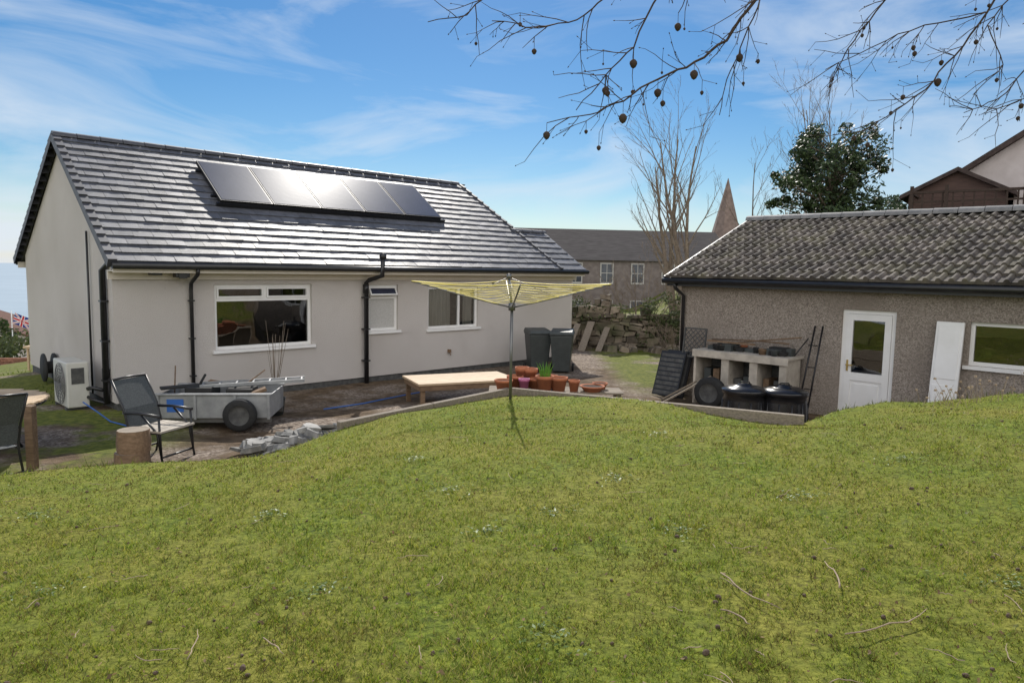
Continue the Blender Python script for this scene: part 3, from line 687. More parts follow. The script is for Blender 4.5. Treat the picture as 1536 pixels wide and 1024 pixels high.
mb.beam((-l,-.3,.16),(-l-.7,0,.2),.05,.06);mb.beam((-l,.3,.16),(-l-.7,0,.2),.05,.06)
mb.obj('chassis',M_pole,tr_)
for sy in (-1,1):
    o=wheel('wheel',(0,0,0),.25,.14,0,M_plinth); o.parent=tr_; o.matrix_local=Matrix.Translation((.42,sy*(w_+.11),.27))@Matrix.Rotation(math.pi/2,4,'X')
mb=MB(); mb.beam((-.3,-.2,.65),(1.25,.25,.68),.03,.05);mb.beam((-.35,.1,.65),(1.2,.55,.68),.03,.05)
for i in range(7):
    t=i/6*.95+.02; mb.beam((-.3+1.55*t,-.2+.45*t,.66+.03*t),(-.35+1.55*t,.1+.45*t,.66+.03*t),.025,.025)
mb.obj('ladder',M_metal,tr_)
mb=MB()
mb.beam((-.7,-.3,.3),(-.2,.3,.66),.25,.04,0); mb.beam((-.2,-.4,.3),(.7,-.1,.6),.2,.05,0); mb.beam((-.9,-.2,.62),(-.1,.2,.64),.2,.03,1); mb.tube([(-.6,.2,.3),(-.3,.1,.8)],.02,6,1); mb.box(.1,.5,-.2,.2,.23,.6,1); mb.box(-.5,-.1,-.3,.2,.23,.64,1)
mb.tube([(-.8,.1,.3),(-.75,.05,.95)],.012,5,0); mb.tube([(-.1,.1,.3),(.6,.3,.85)],.012,5,0)
mb.obj('load',[M_brownwood,M_rubber],tr_)
mb=MB(); mb.box(-.05,.2,-.004,0,0,.2); o=mb.obj('blue_label',M_blue,tr_); o.location=(-.65,-w_-.004,.3)

mb=MB(); bx,by=-4.1,12.35; bz=h1(bx,by)
mb.lathe([(0,0),(.13,0),(.17,.28),(.18,.3),(.16,.3)],(bx,by,bz),16,1)
for i in range(11):
    a=U(0,6.28); l=U(.7,1.4); s=U(.08,.25)
    mb.tube([(bx,by,bz+.25),(bx+math.cos(a)*s*.5,by+math.sin(a)*s*.5,bz+.3+l*.5),(bx+math.cos(a)*s+U(-.04,.04),by+math.sin(a)*s,bz+.3+l)],[.007,.005,.002],4,0)
mb.obj('potted_sapling',[M_bark,M_bin])

# ---------------------------------------------------------------- garden chair, stump, stones, left table
def chair(name,x,y,rz,slat=True):
    e=empty(name,(x,y,h1(x,y)),rz)
    mb=MB(); r=.015
    for s in (-.29,.29):
        mb.tube([(.34,s,0),(.26,s,.42),(.02,s,.64)],r,8)
        mb.tube([(-.3,s,0),(-.18,s,.4),(-.26,s,.7),(-.44,s,1.07)],r,8)
        mb.tube([(-.24,s,.65),(.0,s,.66),(.32,s,.64)],.019,8)
        mb.tube([(.32,s,.1),(.29,s,.64)],r,8)
        mb.tube([(-.2,s,.4),(.32,s,.42)],r,8)
    mb.tube([(-.44,-.29,1.07),(-.45,0,1.08),(-.44,.29,1.07)],r,8); mb.tube([(.31,-.29,.1),(.31,.29,.1)],r,8); mb.tube([(-.27,-.29,.12),(-.27,.29,.12)],r,8); mb.tube([(.3,-.29,.42),(.3,.29,.42)],r,8)
    mb.obj('frame',M_black,e)
    mb=MB()
    mb.add([(-.19,-.275,.45),(-.19,.275,.45),(-.25,.275,.7),(-.25,-.275,.7),(-.435,.275,1.06),(-.435,-.275,1.06)],[(0,1,2,3),(3,2,4,5)],0)
    if slat:
        for i in range(7): mb.box(-.18+i*.075,-.115+i*.075,-.31,.31,.425,.45,1)
    else: mb.add([(-.19,-.275,.42),(.3,-.275,.43),(.3,.275,.43),(-.19,.275,.42)],[(0,1,2,3)],0)
    mb.obj('seat_and_back',[M_mesh,M_palebench],e)
    return e
chair('garden_armchair',-4.72,9.45,math.radians(-16))
mb=MB(); sx,sy=-4.72,8.8; sz=h1(sx,sy)-.02
mb.lathe([(.24,0),(.21,.1),(.2,.28)],(sx,sy,sz),14,0); mb.lathe([(0,.28),(.2,.28)],(sx,sy,sz),14,1)
mb.lathe([(.19,.28),(.2,.4),(.185,.56)],(sx+.02,sy+.01,sz),12,0); mb.lathe([(0,.56),(.185,.56)],(sx+.02,sy+.01,sz),12,1)
mb.obj('tree_stump_planter',[M_brownwood,M_greywood])
random.seed(91)
mb=MB()
for i in range(150):
    t=R(); o_=random.gauss(0,.22); x=-3.45+t*1.35-.64*o_; y=9.35+t*1.15+.77*o_
    s=U(.07,.22); mb.rock((x,y,h1(x,y)+U(0,.2)*max(0,1-abs(o_)/.35)+.02),s,s*U(.5,.8),U(.02,.05),0,U(0,3),tilt=.35)
mb.obj('stone_pile',M_slate,bevel=.006)
lt=empty('round_patio_table',(-7.2,9.3,h1(-7.1,9.3)),.2)
mb=MB(); r=.95
for i in range(13):
    y=-r+.06+i*(2*r-.12)/12; hw=math.sqrt(max(r*r-y*y,.01)); mb.box(-hw,hw,y-.066,y+.066,.72,.745)
mb.obj('top',M_wood,lt)
mb=MB()
mb.tube([(r*.98*math.cos(a*math.pi/16),r*.98*math.sin(a*math.pi/16),.7) for a in range(33)],.02,6)
for s in (-1,1):
    for q_ in (-1,1): mb.tube([(s*.15,q_*.15,.71),(s*.3,q_*.3,.35),(s*.48,q_*.48,0)],.02,6)
mb.obj('legs',M_black,lt)
chair('garden_armchair',-6.1,8.15,math.radians(150),slat=False)
mb=MB(); x,y=-6.0,8.72; mb.box(x,x+.1,y,y+.1,h1(x,y)-.05,h1(x,y)+.8); mb.obj('wooden_post',M_brownwood,bevel=.006)
mb=MB(); x,y=-11.6,17.6; z=h1(x,y); mb.box(x-.3,x+.3,y-.2,y+.2,z+.55,z+.6); 
for a_ in (-.24,.2):
    for b_ in (-.16,.12): mb.box(x+a_,x+a_+.04,y+b_,y+b_+.04,z,z+.55)
mb.obj('small_garden_table',M_wood)
mb=MB()
mb.tube([(p_[0],p_[1],h1(p_[0],p_[1])+.015) for p_ in [(-3.4,12.9,0),(-2.8,13.4,0),(-2.1,14.5,0),(-1.5,15.2,0)]],.012,6); mb.tube([(-7.0,11.6,h1(-7,11.6)+.3),(-6.8,11.7,h1(-7,11.6)+.1),(-6.5,11.5,h1(-6.5,11.5)+.015),(-5.9,11.1,h1(-5.9,11.1)+.015)],.012,6)
mb.obj('blue_hose',M_blue)

# ---------------------------------------------------------------- rubble wall, planks
mb=MB()
A=Vector((.8,24.6,0));B=Vector((9.5,22.6,0)); d=(B-A); Ln=d.length; d.normalize(); nrm=Vector((d.y,-d.x,0))
mb.beam(A+Vector((0,0,.35)),B+Vector((0,0,.35)),.4,1.2,1)
z=-.2
while z<1.6:
    hgt=U(.09,.22); x=-R()*.3
    while x<Ln:
        l=U(.12,.5); top=1.12+.28*math.sin(x*1.1)+.2*math.sin(x*3.7)+U(-.12,.12)
        if z<top:
            c=A+d*(x+l/2)+nrm*U(.15,.27)
            vs=[]
            for dz in (-1,1):
                for (ax_,ay_) in ((-1,-1),(1,-1),(1,1),(-1,1)):
                    lx=ax_*(l/2-.012)+U(-.05,.05); ly=ay_*.09+U(-.03,.03)
                    P_=c+d*lx+nrm*ly; vs.append((P_.x,P_.y,z+hgt/2+dz*(hgt/2-.008)+U(-.05,.05)))
            mb.add(vs,[(0,3,2,1),(4,5,6,7),(0,1,5,4),(1,2,6,5),(2,3,7,6),(3,0,4,7)],0)
        x+=l
    z+=hgt
for i in range(110):
    x=U(2.5,8.7); off=U(.3,1.0); P_=A+d*x+nrm*off; s=U(.07,.22); mb.rock((P_.x,P_.y,h1(P_.x,P_.y)+s*.4+max(0,.6-off)*U(0,.7)),s,s*.7,s*.5,0,U(0,3),tilt=.3)
mb.obj('rubble_stone_wall',[M_rubble,M_mortar],bevel=.02)
for (x,w_,t_) in ((1.95,.2,.72),(2.4,.24,.8),(2.95,.2,.66)):
    mb=MB(); mb.beam((x-.18,23.0,-.1),(x+.22,23.8,t_),w_,.035)
    mb.obj('leaning_board',M_greywood)

# ---------------------------------------------------------------- tenement
tn=empty('tenement_building',(2.0,58,-3),math.radians(6))
mb=MB(); mb.box(-6,16,0,9,0,6.4); mb.obj('walls',M_sandst,tn)
mb=MB(); mb.add([(-6.3,-.3,6.3),(16.3,-.3,6.3),(16.3,4.5,9.0),(-6.3,4.5,9.0),(16.3,9.3,6.3),(-6.3,9.3,6.3)],[(0,1,2,3),(3,2,4,5),(0,3,5),(1,4,2)]); mb.obj('roof',M_slroof,tn)
mb=MB()
for fl in (0,1):
    for i in range(8):
        x=-4.6+i*2.55; z=3.9-fl*3.0+.6
        mb.box(x-.55,x+.55,-.06,-.001,z-.1,z+1.6,0); mb.box(x-.45,x-.03,-.08,-.061,z+.05,z+.75,1);mb.box(x+.03,x+.45,-.08,-.061,z+.05,z+.75,1);mb.box(x-.45,x-.03,-.08,-.061,z+.82,z+1.5,1);mb.box(x+.03,x+.45,-.08,-.061,z+.82,z+1.5,1)
mb.obj('windows',[mat('sash_frame',(.4,.39,.37),rough=.6),M_dkglass],tn)
mb=MB()
for x in (-5.5,):
    mb.box(x-.7,x+.7,4.1,4.9,8.6,9.5)
    for k in range(3): mb.lathe([(.13,0),(.12,.45),(.08,.45)],(x-.4+k*.4,4.5,9.5),8)
mb.obj('chimneys',M_sandst,tn)
sp=empty('church_spire',(26.2,90,-3),math.radians(20))
mb=MB(); mb.box(-1.9,1.9,-1.9,1.9,0,9.0); mb.obj('tower',M_spire,sp)
mb=MB(); mb.lathe([(2.2,9.0),(1.95,9.5),(.03,17.0)],n=8); 
mb.s=[False]*len(mb.s); mb.obj('spire',M_spire,sp)

# ---------------------------------------------------------------- neighbour house on the right
nb=empty('timber_gabled_house',(15.1,25,0),math.radians(-36))
def gable(mb,x0,x1,y0,y1,z0,ze,zr,mw,mr,ov=.25,th=.14,xr=None):
    xm=(x0+x1)/2 if xr is None else xr
    mb.add([(x0,y0,z0),(x1,y0,z0),(x1,y0,ze),(xm,y0,zr),(x0,y0,ze)],[(0,1,2,3,4)],mw); mb.add([(x0,y1,z0),(x1,y1,z0),(x1,y1,ze),(xm,y1,zr),(x0,y1,ze)],[(4,3,2,1,0)],mw)
    mb.add([(x0,y0,z0),(x0,y1,z0),(x0,y1,ze),(x0,y0,ze)],[(0,3,2,1)],mw); mb.add([(x1,y0,z0),(x1,y1,z0),(x1,y1,ze),(x1,y0,ze)],[(0,1,2,3)],mw)
    for xa in (x0,x1):
        k=(zr-ze)/(xm-xa); sg=-1 if xa<xm else 1
        p0=(xa+sg*ov,ze-abs(k)*ov); p1=(xm,zr)
        vs=[(p0[0],y0-ov,p0[1]),(p1[0],y0-ov,p1[1]),(p1[0],y1+ov,p1[1]),(p0[0],y1+ov,p0[1])]; vs+=[(a,b,c+th) for a,b,c in vs]
        mb.add(vs,[(0,3,2,1),(4,5,6,7),(0,1,5,4),(1,2,6,5),(2,3,7,6),(3,0,4,7)],mr)
mb=MB(); gable(mb,-1.45,1.45,0,4,2,5.3,6.05,0,1) 
for i in range(11):
    z=4.0+i*.12; mb.box(-1.4,1.4,-.02-.008*(i%2),-.002,z,z+.115,2)
mb.obj('clad_gable',[M_clad,M_broof,M_clad],nb)
mb=MB(); gable(mb,-.2,9.0,4.3,11,1.5,6.45,9.6,0,1,ov=.4,th=.22); mb.obj('main_block',[M_lwall,M_broof],nb)
mb=MB(); mb.box(1.6,6,0.5,4.25,2,5.6); mb.obj('side_wing',M_lwall,nb)
mb=MB(); mb.box(2.4,3.4,4.24,4.298,5.9,6.7); mb.obj('side_window',M_dkglass,nb)
mb=MB()
mb.box(-1.2,5,-1.6,-1.5,5.2,5.28); mb.box(-1.2,5,-1.6,-.02,4.2,4.3)
for i in range(21): mb.box(-1.15+i*.29,-1.1+i*.29,-1.57,-1.53,4.3,5.2)
mb.box(-1.15,4.9,-1.565,-1.535,4.9,4.96); mb.box(-1.15,4.9,-1.565,-1.535,4.6,4.66)
for x in (-1.2,-.2,1.9,4.9): mb.box(x,x+.1,-1.65,-1.5,1.8,5.45)
mb.beam((-1.15,-1.5,5.23),(-1.15,-.02,5.23),.08,.08)
mb.obj('balcony',M_barkd,nb)

# ---------------------------------------------------------------- far left
mb=MB()
A=Vector((-27,28,0));B=Vector((-17.5,30.5,0)); d=(B-A).normalized(); Ln=(B-A).length
zb=-2.9
for r_ in range(18):
    x=0-(r_%2)*.12
    while x<Ln:
        mb.beam(A+d*x+Vector((0,0,zb+r_*.078)),A+d*(x+.215)+Vector((0,0,zb+r_*.078)),.12,.068,0); x+=.225
mb.obj('brick_garden_wall',M_brick)
lh=empty('distant_cottage',(-38,50,-6),.4)
mb=MB(); gable(mb,-4,4,0,8,0,2.9,4.4,0,1); mb.obj('walls_and_roof',[M_lwall,mat('red_roof',(.12,.07,.055),(.17,.1,.08),rough=.95,spec=.1,scale=4)],lh)
fl=empty('flag_pole',(-27.9,40,-4),0)
mb=MB(); mb.tube([(0,0,0),(0,0,3.7)],.025,6); mb.obj('pole',M_white,fl)
mb=MB(); 
def q4(x0,z0,x1,z1,mi,y): 
    mb.add([(x0,y,z0),(x1,y+.02,z0-.05),(x1,y+.02,z1-.05),(x0,y,z1)],[(0,1,2,3)],mi)
mb.M=Matrix.Translation((.03,0,3.0))@Matrix.Rotation(math.radians(18),4,'Y')
q4(0,0,1.0,.6,0,0); q4(0,.21,1.0,.39,1,-.006); q4(.4,0,.6,.6,1,-.006)
mb.beam((0,-.008,0),(1,-.008,.55),.002,.09,1,up=(0,0,1)); mb.beam((0,-.008,.6),(1,-.008,-.05),.002,.09,1)
q4(0,.25,1.0,.35,2,-.014); q4(.45,0,.55,.6,2,-.014)
mb.beam((0,-.012,0),(1,-.012,.55),.002,.03,2); mb.beam((0,-.012,.6),(1,-.012,-.05),.002,.03,2)
mb.obj('union_flag',[M_fblue,M_fwhite,M_red],fl)

# ---------------------------------------------------------------- trees
def branch(mb,p,d,l,r,lev,maxlev,up,ang,nch,seg=5,mi=0):
    pts=[p];rs=[r];q=Vector(p);dd=Vector(d).normalized()
    for i in range(seg):
        dd=(dd+Vector((U(-1,1),U(-1,1),U(-1,1)))*.12+Vector((0,0,up))).normalized()
        q=q+dd*l/seg; pts.append(q.copy()); rs.append(max(r*(1-(i+1)/seg*.8),.004))
    mb.tube(pts,rs,[8,6,4,3,3][min(lev,4)],mi,False)
    if lev<maxlev:
        n=nch[min(lev,len(nch)-1)]
        for k in range(n):
            t=.3+.7*(k+R()*.8)/n; t=min(t,.98); i=min(int(t*seg),seg-1); f=t*seg-i
            pp=pts[i].lerp(pts[i+1],f); td=(pts[i+1]-pts[i]).normalized()
            ax=td.orthogonal().normalized(); ax.rotate(Matrix.Rotation(U(0,6.28),3,td))
            a=U(ang*.6,ang*1.2); nd=td*math.cos(a)+ax*math.sin(a)
            branch(mb,pp,nd,l*U(.32,.52)*(1.2-.6*t),max(rs[i]*.5,.005),lev+1,maxlev,up,ang,nch,4,mi)
def bare(name,x,y,h,r,stems,spread,seed,m=M_bark,z=None,lv=3,nch=(8,6,4),ang=.6):
    random.seed(seed); mb=MB(); z=h1(x,y) if z is None else z
    for i in range(stems):
        a=2*math.pi*i/stems+U(-.3,.3); branch(mb,Vector((x+math.cos(a)*.15,y+math.sin(a)*.15,z-.1)),(math.cos(a)*spread,math.sin(a)*spread,1),h*U(.75,1),r,0,lv,.06,ang,nch,7)
    mb.obj(name,m)
bare('bare_ash_tree',6.95,30,8.8,.12,4,.13,3,ang=.55,nch=(9,5,3))
bare('bare_ash_tree',10.9,32,7.2,.07,2,.1,5,nch=(8,5,3),ang=.5)
bare('bare_birch_tree',14.0,32.5,8.1,.08,5,.14,8,nch=(8,5,4),ang=.5)
bare('bare_shrub',4.6,26.2,3.4,.03,7,.6,12,nch=(7,4,3))
bare('bare_shrub',6.6,26,3.8,.03,7,.5,14,nch=(7,4,3))
bare('bare_shrub',8.3,25.2,3.2,.03,7,.5,15,nch=(7,4,3))
bare('bare_shrub',2.6,26.8,2.2,.03,5,.5,18,nch=(5,4,3))
bare('bramble_thicket',7.4,21.8,1.7,.013,11,1.1,19,nch=(6,4,2))
bare('bramble_thicket',5.2,22.4,1.3,.012,10,1.2,29,nch=(6,4,2))
random.seed(21)
def leafcloud(mb,c,r,n,s,mi=0,shell=True):
    for i in range(n):
        d=Vector((random.gauss(0,1),random.gauss(0,1),random.gauss(0,1))).normalized()
        rr=(R()**.35 if shell else R()**.6)
        p=Vector(c)+Vector((d.x*r[0],d.y*r[1],d.z*r[2]))*rr
        a=Vector((U(-1,1),U(-1,1),U(-1,1))).normalized(); b=a.orthogonal().normalized(); k=s*U(.6,1.3)
        a*=k;b*=k*.5
        mb.add([p-a,p-b,p+a,p+b],[(0,1,2,3)],mi)
mb=MB(); cx,cy=12.1,28.0
mb.tube([(cx,cy,h1(cx,cy)-.2),(cx,cy,4),(cx+.1,cy,7)],[.25,.2,.05],8,1)
for i in range(150):
    z=U(3.2,7.75); t=(z-3.0)/4.9; rad=2.85*(1-.6*t**2.2)*(.8+.2*min(1,(z-2.9)/.8)); a=U(0,6.28); rr=rad*U(.35,1.08)
    c=(cx+math.cos(a)*rr,cy+math.sin(a)*rr,z+U(-.1,.3)); s=U(.18,.55)
    mb.tube([(cx,cy,z-.5),c],[.04,.01],4,1,False)
    leafcloud(mb,c,(s,s,s*.8),140,.085)
leafcloud(mb,(cx,cy,5.2),(1.9,1.9,2.2),3000,.11,0,False)
mb.obj('evergreen_holly_tree',[M_leafd,M_bark])
mb=MB()
for i in range(46):
    x=U(4.3,9.3); t=(x-.8)/8.7; y=24.6-2.0*t-.3; leafcloud(mb,(x,y,U(.3,1.75)),(U(.2,.5),.2,U(.15,.4)),110,.05)
for i in range(16):
    x=U(1.5,5.5); t=(x-.8)/8.7; y=24.6-2.0*t-.2; leafcloud(mb,(x,y,U(.9,1.5)),(U(.15,.45),.2,U(.1,.25)),80,.05)
mb.obj('ivy',M_hedge)
mb=MB()
for i in range(40):
    x=U(-30,-19);y=U(33,38); leafcloud(mb,(x,y,h1(x,y)+U(.3,1.2)),(.9,.8,.6),120,.12)
mb.obj('distant_hedge',M_hedge)
mb=MB()
c0=Vector((-31.6,44,0)); zz=h1(c0.x,c0.y); mb.tube([(c0.x,c0.y,zz),(c0.x,c0.y,-2)],[.15,.05],6,1)
for i in range(14): leafcloud(mb,(c0.x+U(-.5,.5),c0.y+U(-.5,.5),-4.2+i*.22),(.9-.05*i,.9-.05*i,.5),150,.12)
mb.obj('distant_conifer',[M_leafd,M_bark])
mb=MB()
for i in range(60):
    x=-26+i*.9; leafcloud(mb,(x,-15+U(-2,2),U(1.5,4.5)),(2.2,1.8,1.8),110,.35)
for i in range(14): mb.tube([(-25+i*3.8,-15.5,.2),(-25+i*3.8,-15.5,5)],[.25,.1],6,1)
mb.obj('background_trees',[M_hedge,M_bark])

# overhanging tree
random.seed(35)
ot=MB(); cones=[]
trunk=[(6.3,2.6,h1(6.3,2.6)-.1),(6.1,2.7,2.6),(5.9,2.8,4.6),(5.6,2.9,7.5)]
ot.tube(trunk,[.3,.24,.2,.12],12)
ot.tube([(5.95,2.8,4.4),(4.4,3.0,5.0),(3.0,3.3,5.1),(1.6,3.5,4.9),(.4,3.6,4.7),(-.6,3.6,4.4)],[.13,.1,.08,.055,.035,.02],8)
ot.tube([(5.95,2.8,4.2),(4.6,3.5,4.9),(3.4,4.0,5.0),(2.4,4.0,4.9)],[.11,.08,.06,.03],8)
def seg(pts,r0,r1=.002,cn=.5,twn=8,big=[]):
    r0*=.6
    pts=[Vector(p_) for p_ in pts]; fine=[]
    for i in range(len(pts)-1):
        for k in range(4):
            t=k/4; fine.append(pts[i].lerp(pts[i+1],t)+Vector((U(-1,1),U(-1,1),U(-1,1)))*.007)
    fine.append(pts[-1]); n=len(fine)
    ot.tube(fine,[r0+(r1-r0)*i/(n-1) for i in range(n)],5,0,False)
    for b_ in big: cones.append((fine[min(int(b_*(n-1)),n-1)],U(.016,.02)))
    for i in range(int(twn*1.35)):
        t=U(.25,1); k=min(int(t*(n-1)),n-2); p0=fine[k]; d=(fine[k+1]-fine[k]).normalized()
        side=Vector((U(-1,1),U(-1,1)*.6,U(-.8,.8))).normalized(); dd=(d*.9+side*.8).normalized(); l=U(.08,.32)
        q=[p0];c=p0.copy()
        for j in range(4):
            dd=(dd+Vector((U(-1,1),U(-1,1),U(-1,.8)))*.22).normalized(); c=c+dd*l/4; q.append(c.copy())
            if R()<.55:
                s=(dd+Vector((U(-1,1),U(-1,1),U(-1,1)))*.8).normalized(); e_=c+s*U(.02,.1); ot.tube([c,e_],[.0014,.0009],3,0,False)
                ot.tube([e_,e_+s*.008],[.003,.0012],4,0,False)
        ot.tube(q,[.0026,.0022,.0019,.0016,.0012],4,0,False)
        if R()<cn*.5:
            st=q[-1] if R()<.6 else q[2]; cones.append((st,U(.005,.013)))
seg([(1.55,3.5,4.85),(1.3,3.5,4.2),(1.11,3.5,3.77),(.98,3.5,3.58),(.84,3.5,3.475),(.67,3.48,3.40),(.5,3.45,3.29),(.345,3.45,3.22),(.145,3.45,3.18)],.016,twn=18,big=[.5,.64,.78,1.0])
seg([(1.0,3.55,4.8),(.8,3.5,4.2),(.66,3.5,3.8),(.545,3.5,3.55),(.42,3.48,3.41),(.28,3.45,3.24)],.011,twn=11,big=[.62,.8])
seg([(.2,3.6,4.6),(0,3.55,4.0),(-.15,3.5,3.77),(-.24,3.5,3.67),(-.42,3.5,3.64)],.008,twn=4,cn=.1)
seg([(.8,3.6,4.75),(.6,3.55,4.0),(.41,3.5,3.77),(.28,3.5,3.66),(.1,3.5,3.62),(-.12,3.5,3.65)],.009,twn=9,cn=.3)
seg([(1.2,3.6,4.85),(.95,3.6,4.2),(.82,3.5,3.85),(.75,3.5,3.7)],.007,twn=4,cn=.3,big=[1.0])
seg([(1.6,3.5,4.85),(1.25,3.6,4.1),(1.15,3.6,3.77),(1.08,3.6,3.58),(1.02,3.6,3.43),(.99,3.6,3.26)],.008,twn=9,cn=.4,big=[.6])
seg([(-.4,3.6,4.4),(-.72,3.6,4.0),(-.9,3.6,3.9),(-.96,3.6,3.86)],.006,twn=2,cn=1)
seg([(2.5,4.0,4.9),(2.3,4.0,4.3),(1.95,4.0,3.95),(1.8,4.0,3.75),(1.72,4.0,3.6),(1.68,4.0,3.45)],.01,twn=11,cn=.5)
seg([(2.8,4.0,4.9),(2.7,4.0,4.3),(2.5,4.0,3.9),(2.35,4.0,3.68),(2.2,4.0,3.5),(2.0,4.0,3.35),(1.85,4.0,3.25)],.013,twn=18,cn=.5,big=[.6])
seg([(2.5,4.0,3.9),(2.2,4.05,3.85),(1.95,4.1,3.75),(1.7,4.1,3.62)],.007,twn=10,cn=.4)
seg([(3.3,4.0,5.0),(3.1,4.0,4.2),(2.9,4.0,3.85),(2.72,4.0,3.6),(2.6,4.0,3.45),(2.42,4.0,3.38)],.011,twn=15,cn=.4)
seg([(3.4,4.0,5.0),(3.2,4.1,4.1),(3.0,4.1,3.7),(2.85,4.1,3.5),(2.6,4.1,3.4)],.009,twn=13,cn=.3)
seg([(2.75,4.0,4.4),(2.6,3.9,4.0),(2.45,3.9,3.8),(2.55,3.9,3.6),(2.4,3.9,3.45)],.007,twn=10,cn=.4)
for st,s in cones:
    l=U(.02,.06); c=st-Vector((0,0,l)); ot.tube([st,c],[.0013,.0013],3,0,False)
    ot.lathe([(0,-2.4*s),(.6*s,-2.0*s),(s,-1.2*s),(s*.95,-.6*s),(.5*s,-.1*s),(0,0)],c,8,0)
ot.obj('overhanging_tree',M_barkd)

# ---------------------------------------------------------------- lawn litter
random.seed(44)
mb=MB()
for i in range(150):
    y=2.3*(10/2.3)**R(); x=U(-.8,.8)*y; 
    s=U(.006,.015); z=h1(x,y)+s*.5
    mb.M=Matrix.Translation((x,y,z))@Matrix.Rotation(U(0,6.28),4,'Z')@Matrix.Rotation(U(.8,1.6),4,'X')
    mb.lathe([(0,-1.3*s),(.7*s,-.9*s),(s,-.2*s),(.8*s,.6*s),(.3*s,1.2*s),(0,1.3*s)],n=7)
mb.M=None
mb.obj('fallen_cones',M_cone)
mb=MB()
for i in range(1600):
    y=2.0*(10/2.0)**R(); x=U(-.85,.85)*y
    if not (lawn_sd(np.array([x]),np.array([y]))[0][0]>0): continue
    z=h1(x,y)+U(.008,.024); l=U(.006,.015); b=U(0,6.28); t1,t2=U(-.6,.6),U(-.6,.6)
    dx,dy=math.cos(b)*l,math.sin(b)*l
    mb.add([(x-dx,y-dy,z-t1*l),(x+dy*.5,y-dx*.5,z+t2*l),(x+dx,y+dy,z+t1*l),(x-dy*.5,y+dx*.5,z-t2*l)],[(0,1,2,3)])
mb.obj('dead_leaves',M_leafl)
mb=MB()
def twig(x,y,l,a,r=.004):
    pts=[];c=[x,y]
    for k in range(7):
        pts.append((c[0],c[1],h1(c[0],c[1])+.032+U(0,.012))); a+=U(-.35,.35); c[0]+=math.cos(a)*l/6;c[1]+=math.sin(a)*l/6
    mb.tube(pts,[r]*5+[r*.7,r*.4],5,0)
twig(1.15,3.75,.5,-1.0,.004);twig(1.7,3.55,.35,1.1,.005);twig(1.5,3.05,.55,.05,.0035);twig(1.02,3.3,.2,-.6);twig(-1.1,3.1,.2,-.8,.003);twig(-1.4,3.0,.3,1.3,.003)
for i in range(60):
    y=2.4*(9/2.4)**R(); twig(U(-.75,.75)*y,y,U(.05,.22),U(0,6.28),.0022)
mb.obj('fallen_twigs',M_twig)
mb=MB(); M_weed=mat('weed_leaf',(.08,.14,.022),(.16,.23,.05),rough=.5,scale=30,island=.3,strans=.3)
for (x,y) in [(-.13,4.55),(.3,5.0),(-1.75,5.1),(-2.6,3.9),(2.2,5.2),(.9,5.9),(-.9,6.6),(2.6,3.6),(-3.6,5.3),(1.6,7.6),(3.4,6.1),(.2,3.1),(-1.0,3.7),(1.1,4.5),(-.5,5.6)]:
    for k in range(60):
        a=U(0,6.28);r=abs(random.gauss(0,.11)); px_,py_=x+math.cos(a)*r*1.3,y+math.sin(a)*r; z=h1(px_,py_)+U(.01,.03); l=U(.008,.018);b=U(0,6.28)
        dx,dy=math.cos(b)*l,math.sin(b)*l
        mb.add([(px_-dx,py_-dy,z),(px_+dy*.5,py_-dx*.5,z+.004),(px_+dx,py_+dy,z+U(-.005,.01)),(px_-dy*.5,py_+dx*.5,z+.004)],[(0,1,2,3)])
mb.obj('lawn_weeds',M_weed)
mb=MB()
for i in range(90):
    x=U(5.6,7.8);y=U(9.2,9.9); z=h1(x,y); a=U(0,6.28);l=U(.1,.34)
    mb.tube([(x,y,z),(x+math.cos(a)*l*.2,y+math.sin(a)*l*.2,z+l*.6),(x+math.cos(a)*l*.45,y+math.sin(a)*l*.45,z+l)],[.004,.003,.002],4,0,False)
    if R()<.5: mb.rock((x+math.cos(a)*l*.45,y+math.sin(a)*l*.45,z+l),.02,.015,.012,0)
mb.obj('dead_flower_stalks',M_twig)

# ---------------------------------------------------------------- camera, light, world
cam=bpy.data.cameras.new('camera'); co_=bpy.data.objects.new('camera',cam); COL.objects.link(co_)
cam.sensor_width=36; cam.lens=1080/1536*36; cam.clip_start=.05; cam.clip_end=20000
co_.matrix_world=Matrix.Translation((0,0,2.5))@Matrix.Rotation(math.pi/2-math.atan(109/1080),4,'X')@Matrix.Rotation(math.radians(1.0),4,'Z')
scene.camera=co_
EL=math.radians(40); AZ=math.radians(-2)
Sd=Vector((math.sin(AZ)*math.cos(EL),math.cos(AZ)*math.cos(EL),math.sin(EL)))
sl=bpy.data.lights.new('sun','SUN'); sl.energy=5; sl.angle=math.radians(.5); sl.color=(1,.95,.87)
so=bpy.data.objects.new('sun',sl); COL.objects.link(so); so.rotation_euler=Sd.to_track_quat('Z','Y').to_euler()
w=bpy.data.worlds.new('World'); scene.world=w; w.use_nodes=True; nt=w.node_tree; L=nt.links.new
bg=nt.nodes['Background']; bg.inputs['Strength'].default_value=.15
sk=nn(nt,'ShaderNodeTexSky',sky_type='NISHITA'); sk.sun_disc=False; sk.sun_elevation=EL; sk.sun_rotation=AZ; sk.air_density=1.0; sk.dust_density=.15; sk.ozone_density=3
hs=nn(nt,'ShaderNodeHueSaturation'); hs.inputs['Saturation'].default_value=1.35; hs.inputs['Value'].default_value=.6; L(sk.outputs[0],hs.inputs['Color'])
tc=nn(nt,'ShaderNodeTexCoord'); mp=nn(nt,'ShaderNodeMapping'); mp.inputs['Scale'].default_value=(1.0,1.0,3.4); mp.inputs['Rotation'].default_value=(0,.3,0); mp.inputs['Location'].default_value=(.9,.3,.2); L(tc.outputs['Generated'],mp.inputs['Vector'])
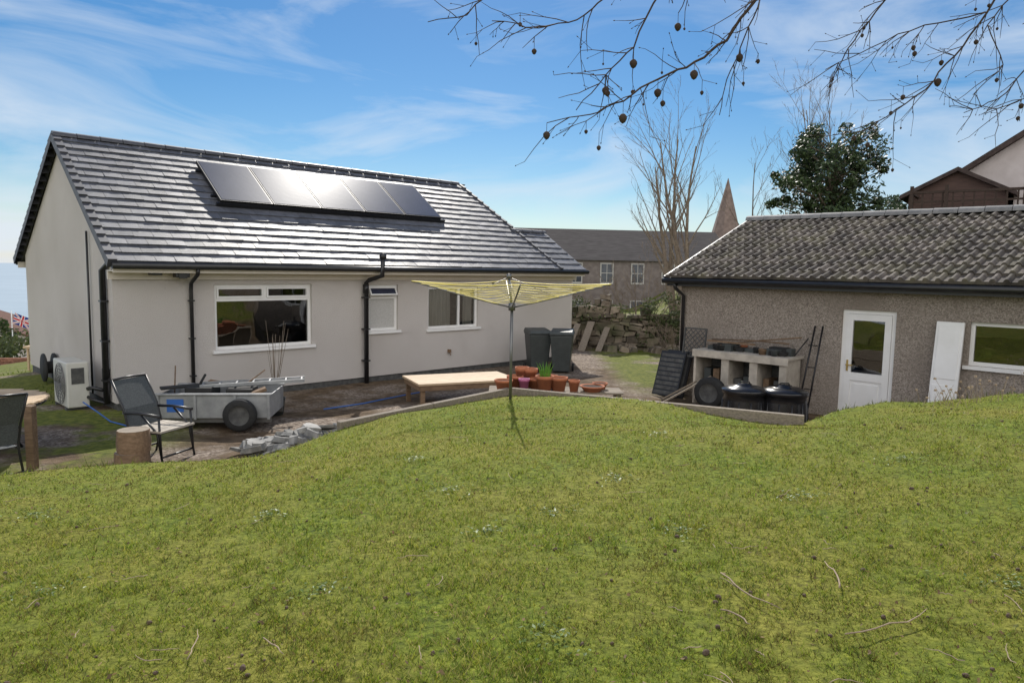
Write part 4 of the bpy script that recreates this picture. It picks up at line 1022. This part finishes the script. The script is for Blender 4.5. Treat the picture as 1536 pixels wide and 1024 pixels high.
n1=nn(nt,'ShaderNodeTexNoise'); n1.inputs['Scale'].default_value=2.2; n1.inputs['Detail'].default_value=9; n1.inputs['Roughness'].default_value=.57; n1.inputs['Distortion'].default_value=1.1; L(mp.outputs[0],n1.inputs['Vector'])
sx=nn(nt,'ShaderNodeSeparateXYZ'); L(tc.outputs['Generated'],sx.inputs[0])
def mth(op,a,b=None,cl=False):
    m_=nn(nt,'ShaderNodeMath',operation=op); m_.use_clamp=cl
    for i,v in enumerate((a,b)):
        if v is None: continue
        if isinstance(v,(int,float)): m_.inputs[i].default_value=v
        else: L(v,m_.inputs[i])
    return m_.outputs[0]
# unseen bright cloud added behind the camera to fill shaded walls; more along horizon
north_fill=mth('MULTIPLY',mth('SUBTRACT',0.05,sx.outputs['Y']),.45,True)
lowb=mth('MULTIPLY',mth('SUBTRACT',.13,sx.outputs['Z']),1.1,True)
west=mth('MULTIPLY',mth('MULTIPLY',mth('SUBTRACT',-.42,sx.outputs['X']),1.3,True),mth('MULTIPLY',mth('SUBTRACT',.3,sx.outputs['Z']),4,True))
east=mth('MULTIPLY',mth('MULTIPLY',mth('SUBTRACT',sx.outputs['X'],.25),.25,True),1.0)
fac=mth('ADD',mth('ADD',mth('ADD',mth('ADD',n1.outputs['Fac'],north_fill),lowb),west),east)
r=nn(nt,'ShaderNodeValToRGB'); r.color_ramp.elements[0].position=.52; r.color_ramp.elements[1].position=.84; r.color_ramp.elements[1].color=(.9,.9,.9,1); L(fac,r.inputs['Fac'])
cm=nn(nt,'ShaderNodeMix',data_type='RGBA'); L(mth('MULTIPLY',north_fill,3,True),cm.inputs[0]); cm.inputs[6].default_value=(5.0,5.5,6.1,1); cm.inputs[7].default_value=(12.8,12.5,12.2,1)  # added fill cloud is brighter than the visible wisps
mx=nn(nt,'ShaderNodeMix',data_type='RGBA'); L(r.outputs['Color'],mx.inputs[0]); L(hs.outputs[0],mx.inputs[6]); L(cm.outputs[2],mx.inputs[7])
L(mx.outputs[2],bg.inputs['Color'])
scene.view_settings.view_transform='Standard'; scene.view_settings.look='None'; scene.view_settings.exposure=0
